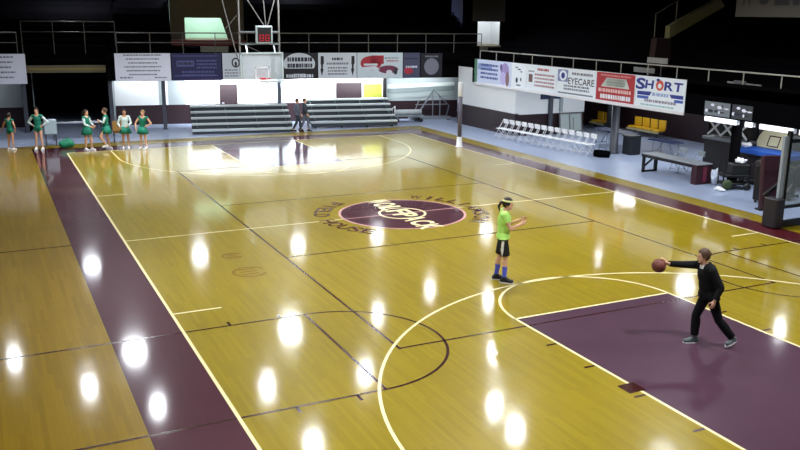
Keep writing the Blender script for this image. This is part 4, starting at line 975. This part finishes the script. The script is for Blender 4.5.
NEO = dict(pelvis=(0, 0, .93), chest=(.01, 0, 1.25), neck=(.03, 0, 1.42), head=(.065, 0, 1.575), look=(1, -.1, -.12),
    elL=(.13, .20, 1.14), wrL=(.34, .10, 1.25), pnL=(.3, -1, .2), thL=(0, 0, 1), elR=(.13, -.21, 1.13), wrR=(.33, -.10, 1.20), pnR=(.3, 1, .2), thR=(0, 0, 1),
    knL=(-.05, .09, .49), anL=(-.11, .10, .09), ftL=(1, .15, 0), knR=(.06, -.09, .50), anR=(.05, -.10, .09), ftR=(1, -.15, 0))
person('person in a neon yellow green jersey and black shorts with hands raised', (-.85, -6.61, .008), -AZ-.1, 1.83, NEO, out_neon, skin=SKIN, hair=HAIR_D, grip={'L': .5, 'R': .5})

# --- cheerleaders at the far left
def cheer_out(top, slv, skirtmt, hairfn, shoe=SHOE_W, leotard=False):
    def o(c):
        sh = c['shell']
        if leotard:
            sh('leotard', top, lambda n, s, q, co: (n == 'torso' and c['nk'](co, .09)) or (n == 'thigh' and q < .12) or (n == 'uarm' and q < .15), .010)
        else:
            sh('top', top, lambda n, s, q, co: (n == 'torso' and co.z > .93 and c['nk'](co, .09)) or (n == 'uarm' and q < .18), .012)
            sh('briefs', top, lambda n, s, q, co: (n == 'torso' and co.z < .98) or (n == 'thigh' and q < .12), .008)
            skirt(c, skirtmt, .68, .98)
        for a in 'LR' if slv else '': sh('sleeve', slv, lambda n, s, q, co, a=a: s == a and (n == 'uarm' and q > .1 or (n == 'farm' and q < .9)), .010)
        shoes(c, shoe, SHOE_W); hairfn(c)
    return o
def pose(**kw):
    d = dict(elL=(-.02, .25, 1.12), wrL=(.06, .27, .88), elR=(-.02, -.25, 1.12), wrR=(.06, -.27, .88), knL=(.01, .10, .49), anL=(0, .11, .09), knR=(.01, -.10, .49), anR=(0, -.11, .09)); d.update(kw); return d
CAMDIR = -PI/2-AZ                                         # heading that looks back at the camera
HIPS = dict(elL=(-.05, .40, 1.12), wrL=(.02, .19, 1.0), elR=(-.05, -.40, 1.12), wrR=(.02, -.19, 1.0), hdL=(.1, -.6, -.4), hdR=(.1, .6, -.4), pnL=(0, -.4, 1), pnR=(0, .4, 1))
VX = .011
FZ = .006
person('cheerleader in a green leotard at the far left edge, one arm held out', (-9.66, 16.61, FZ-.0055), CAMDIR+PI-.3, 1.50, pose(elL=(.02, .36, 1.14), wrL=(.06, .50, .92), elR=(0, -.27, 1.12), wrR=(.05, -.24, .90), anL=(0, .16, .09), knL=(.02, .13, .49)), cheer_out(TEAL, None, TEAL, lambda c: bun(c), leotard=True), VX, SKIN2, HAIR_D)
person('cheerleader in a green leotard with pale sleeves standing with both hands on hips', (-8.62, 16.18, FZ), CAMDIR, 1.70, pose(**HIPS, anL=(0, .13, .09), anR=(0, -.13, .09)), cheer_out(TEAL, TEALW, TEAL, lambda c: bun(c, .045, -.03, .12), leotard=True), VX, SKIN, HAIR_D)
person('cheerleader in green with pale sleeves turned right, right of the green bag', (-6.85, 15.25, FZ), -AZ-.25, 1.66, pose(elL=(.08, .22, 1.12), wrL=(.27, .12, 1.04), elR=(.08, -.23, 1.12), wrR=(.28, -.12, 1.02), anL=(.12, .09, .09), anR=(-.05, -.09, .09), knL=(.12, .09, .49)), cheer_out(TEAL, TEALW, TEAL, lambda c: ponytail(c)), VX, SKIN, HAIR_D)
person('cheerleader in green with pale sleeves stepping left with one bent knee', (-6.1, 15.2, FZ), PI-AZ+.35, 1.70, pose(elL=(.1, .24, 1.15), wrL=(.24, .10, 1.2), elR=(.06, -.24, 1.14), wrR=(.22, -.1, 1.14), knL=(.24, .09, .56), anL=(.02, .09, .19), ftL=(.92, 0, -.3), knR=(-.02, -.09, .49), anR=(-.12, -.09, .09)), cheer_out(TEAL, TEALW, TEAL, lambda c: bun(c)), VX, SKIN, HAIR_B)
person('cheerleader in a white top and green skirt, second from the right', (-5.36, 15.15, FZ), CAMDIR+.3, 1.62, pose(elL=(.06, .26, 1.12), wrL=(.2, .12, 1.02), elR=(.0, -.28, 1.12), wrR=(.14, -.2, .95), anL=(.04, .12, .09), anR=(-.04, -.12, .09)), cheer_out(TEALW, TEALW, TEAL, lambda c: ponytail(c, .28, .05)), VX, SKIN2, HAIR_D)
person('rightmost cheerleader, leaning with a hand on one hip', (-4.72, 14.8, FZ), CAMDIR-.25, 1.62, pose(**{**HIPS, 'elR': (.05, -.30, 1.12), 'wrR': (.14, -.22, .92), 'hdR': (.2, .1, -.8), 'pnR': (0, 1, 0)}, chest=(.02, .05, 1.25), neck=(.03, .08, 1.42), head=(.05, .08, 1.575), shL=(.02, .25, 1.37), shR=(.02, -.10, 1.39), anL=(.02, .16, .09), anR=(0, -.12, .09), knL=(.04, .13, .49)), cheer_out(TEAL, None, TEAL, lambda c: bun(c)), VX, SKIN, HAIR_L)
# --- two walkers in front of the bleachers
def street(top, legs):
    def o(c):
        c['shell']('trousers', legs, lambda n, s, q, co: n in ('thigh',) or (n == 'shin' and q < .95) or (n == 'torso' and co.z < .97), .018)
        c['shell']('jacket', top, lambda n, s, q, co: (n in ('torso', 'thigh') and c['nk'](co, .07) and co.z > .86) or n == 'uarm' or (n == 'farm' and q < .92), .025)
        shoes(c, SHOE_K, SHOE_K)
    return o
WALK = dict(knL=(.16, .09, .50), anL=(.18, .09, .09), knR=(-.04, -.09, .48), anR=(-.24, -.09, .13), ftR=(.9, 0, -.25), elL=(-.12, .22, 1.13), wrL=(-.02, .22, .9), elR=(.06, -.23, 1.12), wrR=(.18, -.2, .92))
person('person in a pale grey jacket walking between the bleachers, left one of the pair', (2.87, 17.35, .0), -AZ+.2, 1.60, pose(**WALK), street(GREYC, GREYD), VX, SKIN, HAIR_D)
person('person in a dark grey jacket walking between the bleachers, right one of the pair', (3.3, 17.5, .0), -AZ-.1, 1.58, pose(**WALK), street(GREYD, GREYC), VX, SKIN, HAIR_B)

# ------------------------------------------------------------------ lamps
LENS = mat('lamp_lens', (255, 255, 255), .4, emit=(240, 246, 255), es=60)
HOOD = mat('lamp_hood', (60, 62, 66), .4, metal=.5)
def area(name, loc, rot, size, power, col, parent=None, spread=PI, shape='DISK', sy=None):
    l = bpy.data.lights.new(name, 'AREA'); l.shape = shape; l.size = size; l.energy = power; l.color = col; l.spread = spread
    if sy: l.size_y = sy
    o = bpy.data.objects.new(name, l); COL.objects.link(o); o.location = loc; o.rotation_euler = rot
    if parent: o.parent = parent
    return o
HB = 8.0
big = [(-6.05, 26.1), (-.24, 25.7), (5.6, 25.5), (11.0, 26.0), (18.0, 24.3), (-5.92, 12.7), (.65, 12.4), (21.4, 10.1)]
small = [(20.6, 16.2), (-2.02, 7.1), (-6.01, 7.2), (20.5, 3.4), (-10.4, 13.8), (-8.0, 9.9), (4.97, 12.6), (1.8, 6.8), (-2.0, 2.3), (4.87, 2.25), (4.5, .4), (8.9, 14.85), (10.76, 12.3), (7.5, 6.5)]
near = [(x, y) for y in (-4.0, -13.0) for x in (-7, 0, 7)]; big += near
def lamp(kind, P_, rad):
    t = thing('high_bay_lamp', 'round hooded high bay lamp hanging from the dark ceiling above the floor', 'lamp', (0, 0, HB), 0, 'ceiling lamps')
    m = MB(); m.lathe([(rad, 0), (rad+.04, .02), (rad*.7, .28), (.1, .36), (.1, .5)], (0, 0, 0), HOOD, 24, False); m.build('hood', t)
    m = MB(); m.lathe([(.01, .03), (rad, .03), (rad, .05), (.01, .05)], (0, 0, 0), LENS, 24); m.build('lens', t)
    m = MB(); m.tube([(0, 0, .48), (0, 0, 9.0-HB)], .02, BLACK, 6); m.build('rod', t)
    area('lamp_light', (0, 0, -.01), (0, 0, 0), rad*2, P_, (.94, .97, 1.0), t, math.radians(150))
    return t
BIGP, SMALLP = 360, 140
lb = lamp('big', BIGP, .42); ls_ = lamp('small', SMALLP, .2)
for i, (x, y) in enumerate(big):
    if i == 0: lb.location = (x, y, HB)
    else: dup(lb, (x, y, HB))
for i, (x, y) in enumerate(small):
    if i == 0: ls_.location = (x, y, HB)
    else: dup(ls_, (x, y, HB))
# strip lights under the balconies and in the portals
TUBE = mat('strip_tube', (255, 255, 255), .4, emit=(236, 244, 255), es=12)
def strip(loc, rz, L, P_, rx=0., label='white strip light under the end balcony', grp='strip lights under the balconies', sp=180):
    t = thing('strip_light', label, 'lamp', loc, rz, grp)
    m = MB(); m.rbox(-L/2, L/2, -.09, .09, -.02, .06, WHITE, .02); m.build('housing', t)
    m = MB(); m.tube([(-L/2+.05, 0, -.03), (L/2-.05, 0, -.03)], .02, TUBE, 8); m.build('tube', t)
    area('strip_glow', (0, 0, -.055), (rx, 0, 0), L, P_, (.93, .97, 1.0), t, math.radians(sp), 'RECTANGLE', .1)
for s_, P_ in ((-3.4, 45), (.2, 340), (2.4, 340), (5.2, 370), (8.0, 340), (11.3, 70), (-11, 18)):
    p = BK(s_, FD+.75, 2.89); strip(p, ANG, 1.8, P_, .95, sp=130)
for x, y, P_ in ((13.2, 9.5, 70), (16.2, 9.5, 50), (13.2, 4.0, 80), (16.4, 3.5, 80), (12.6, 14, 0), (12.3, -1.6, 40), (12.5, -5, 20)):
    if P_: strip((x, y, 2.89), PI/2, 1.8, P_, 0, 'white strip light under the side balcony')
p = BK(.15, 1.8, 6.24); strip(p, ANG, 1.5, 75, .2, 'white strip light inside the mint entrance', 'portal lights')
p = BK(15.6, 1.6, 6.24); strip(p, ANG, 1.2, 50, .2, 'white strip light inside the corner entrance', 'portal lights')

# ------------------------------------------------------------------ world, camera, view
w = bpy.data.worlds.new('world'); bpy.context.scene.world = w; w.use_nodes = True
w.node_tree.nodes['Background'].inputs[0].default_value = (.5, .55, .65, 1); w.node_tree.nodes['Background'].inputs[1].default_value = .02
cam = bpy.data.cameras.new('camera'); co = bpy.data.objects.new('camera', cam); COL.objects.link(co)
az, EL, RO = 0.45336, -0.24351, 0.00972
CP = (-10.5047, -21.4183, 5.5839); CF = 853.15
fw = V((math.sin(az)*math.cos(EL), math.cos(az)*math.cos(EL), math.sin(EL))); r0 = fw.cross(V((0, 0, 1))).normalized(); u0 = r0.cross(fw)
r1 = r0*math.cos(RO)+u0*math.sin(RO); u1 = -r0*math.sin(RO)+u0*math.cos(RO)
co.matrix_world = Mx(((r1.x, u1.x, -fw.x, CP[0]), (r1.y, u1.y, -fw.y, CP[1]), (r1.z, u1.z, -fw.z, CP[2]), (0, 0, 0, 1)))
cam.sensor_width = 36; cam.lens = CF/800*36; cam.clip_end = 200
sc = bpy.context.scene; sc.camera = co
sc.view_settings.view_transform = 'Standard'; sc.view_settings.look = 'None'; sc.view_settings.exposure = 0; sc.view_settings.gamma = 1; sc.view_settings.use_curve_mapping = False
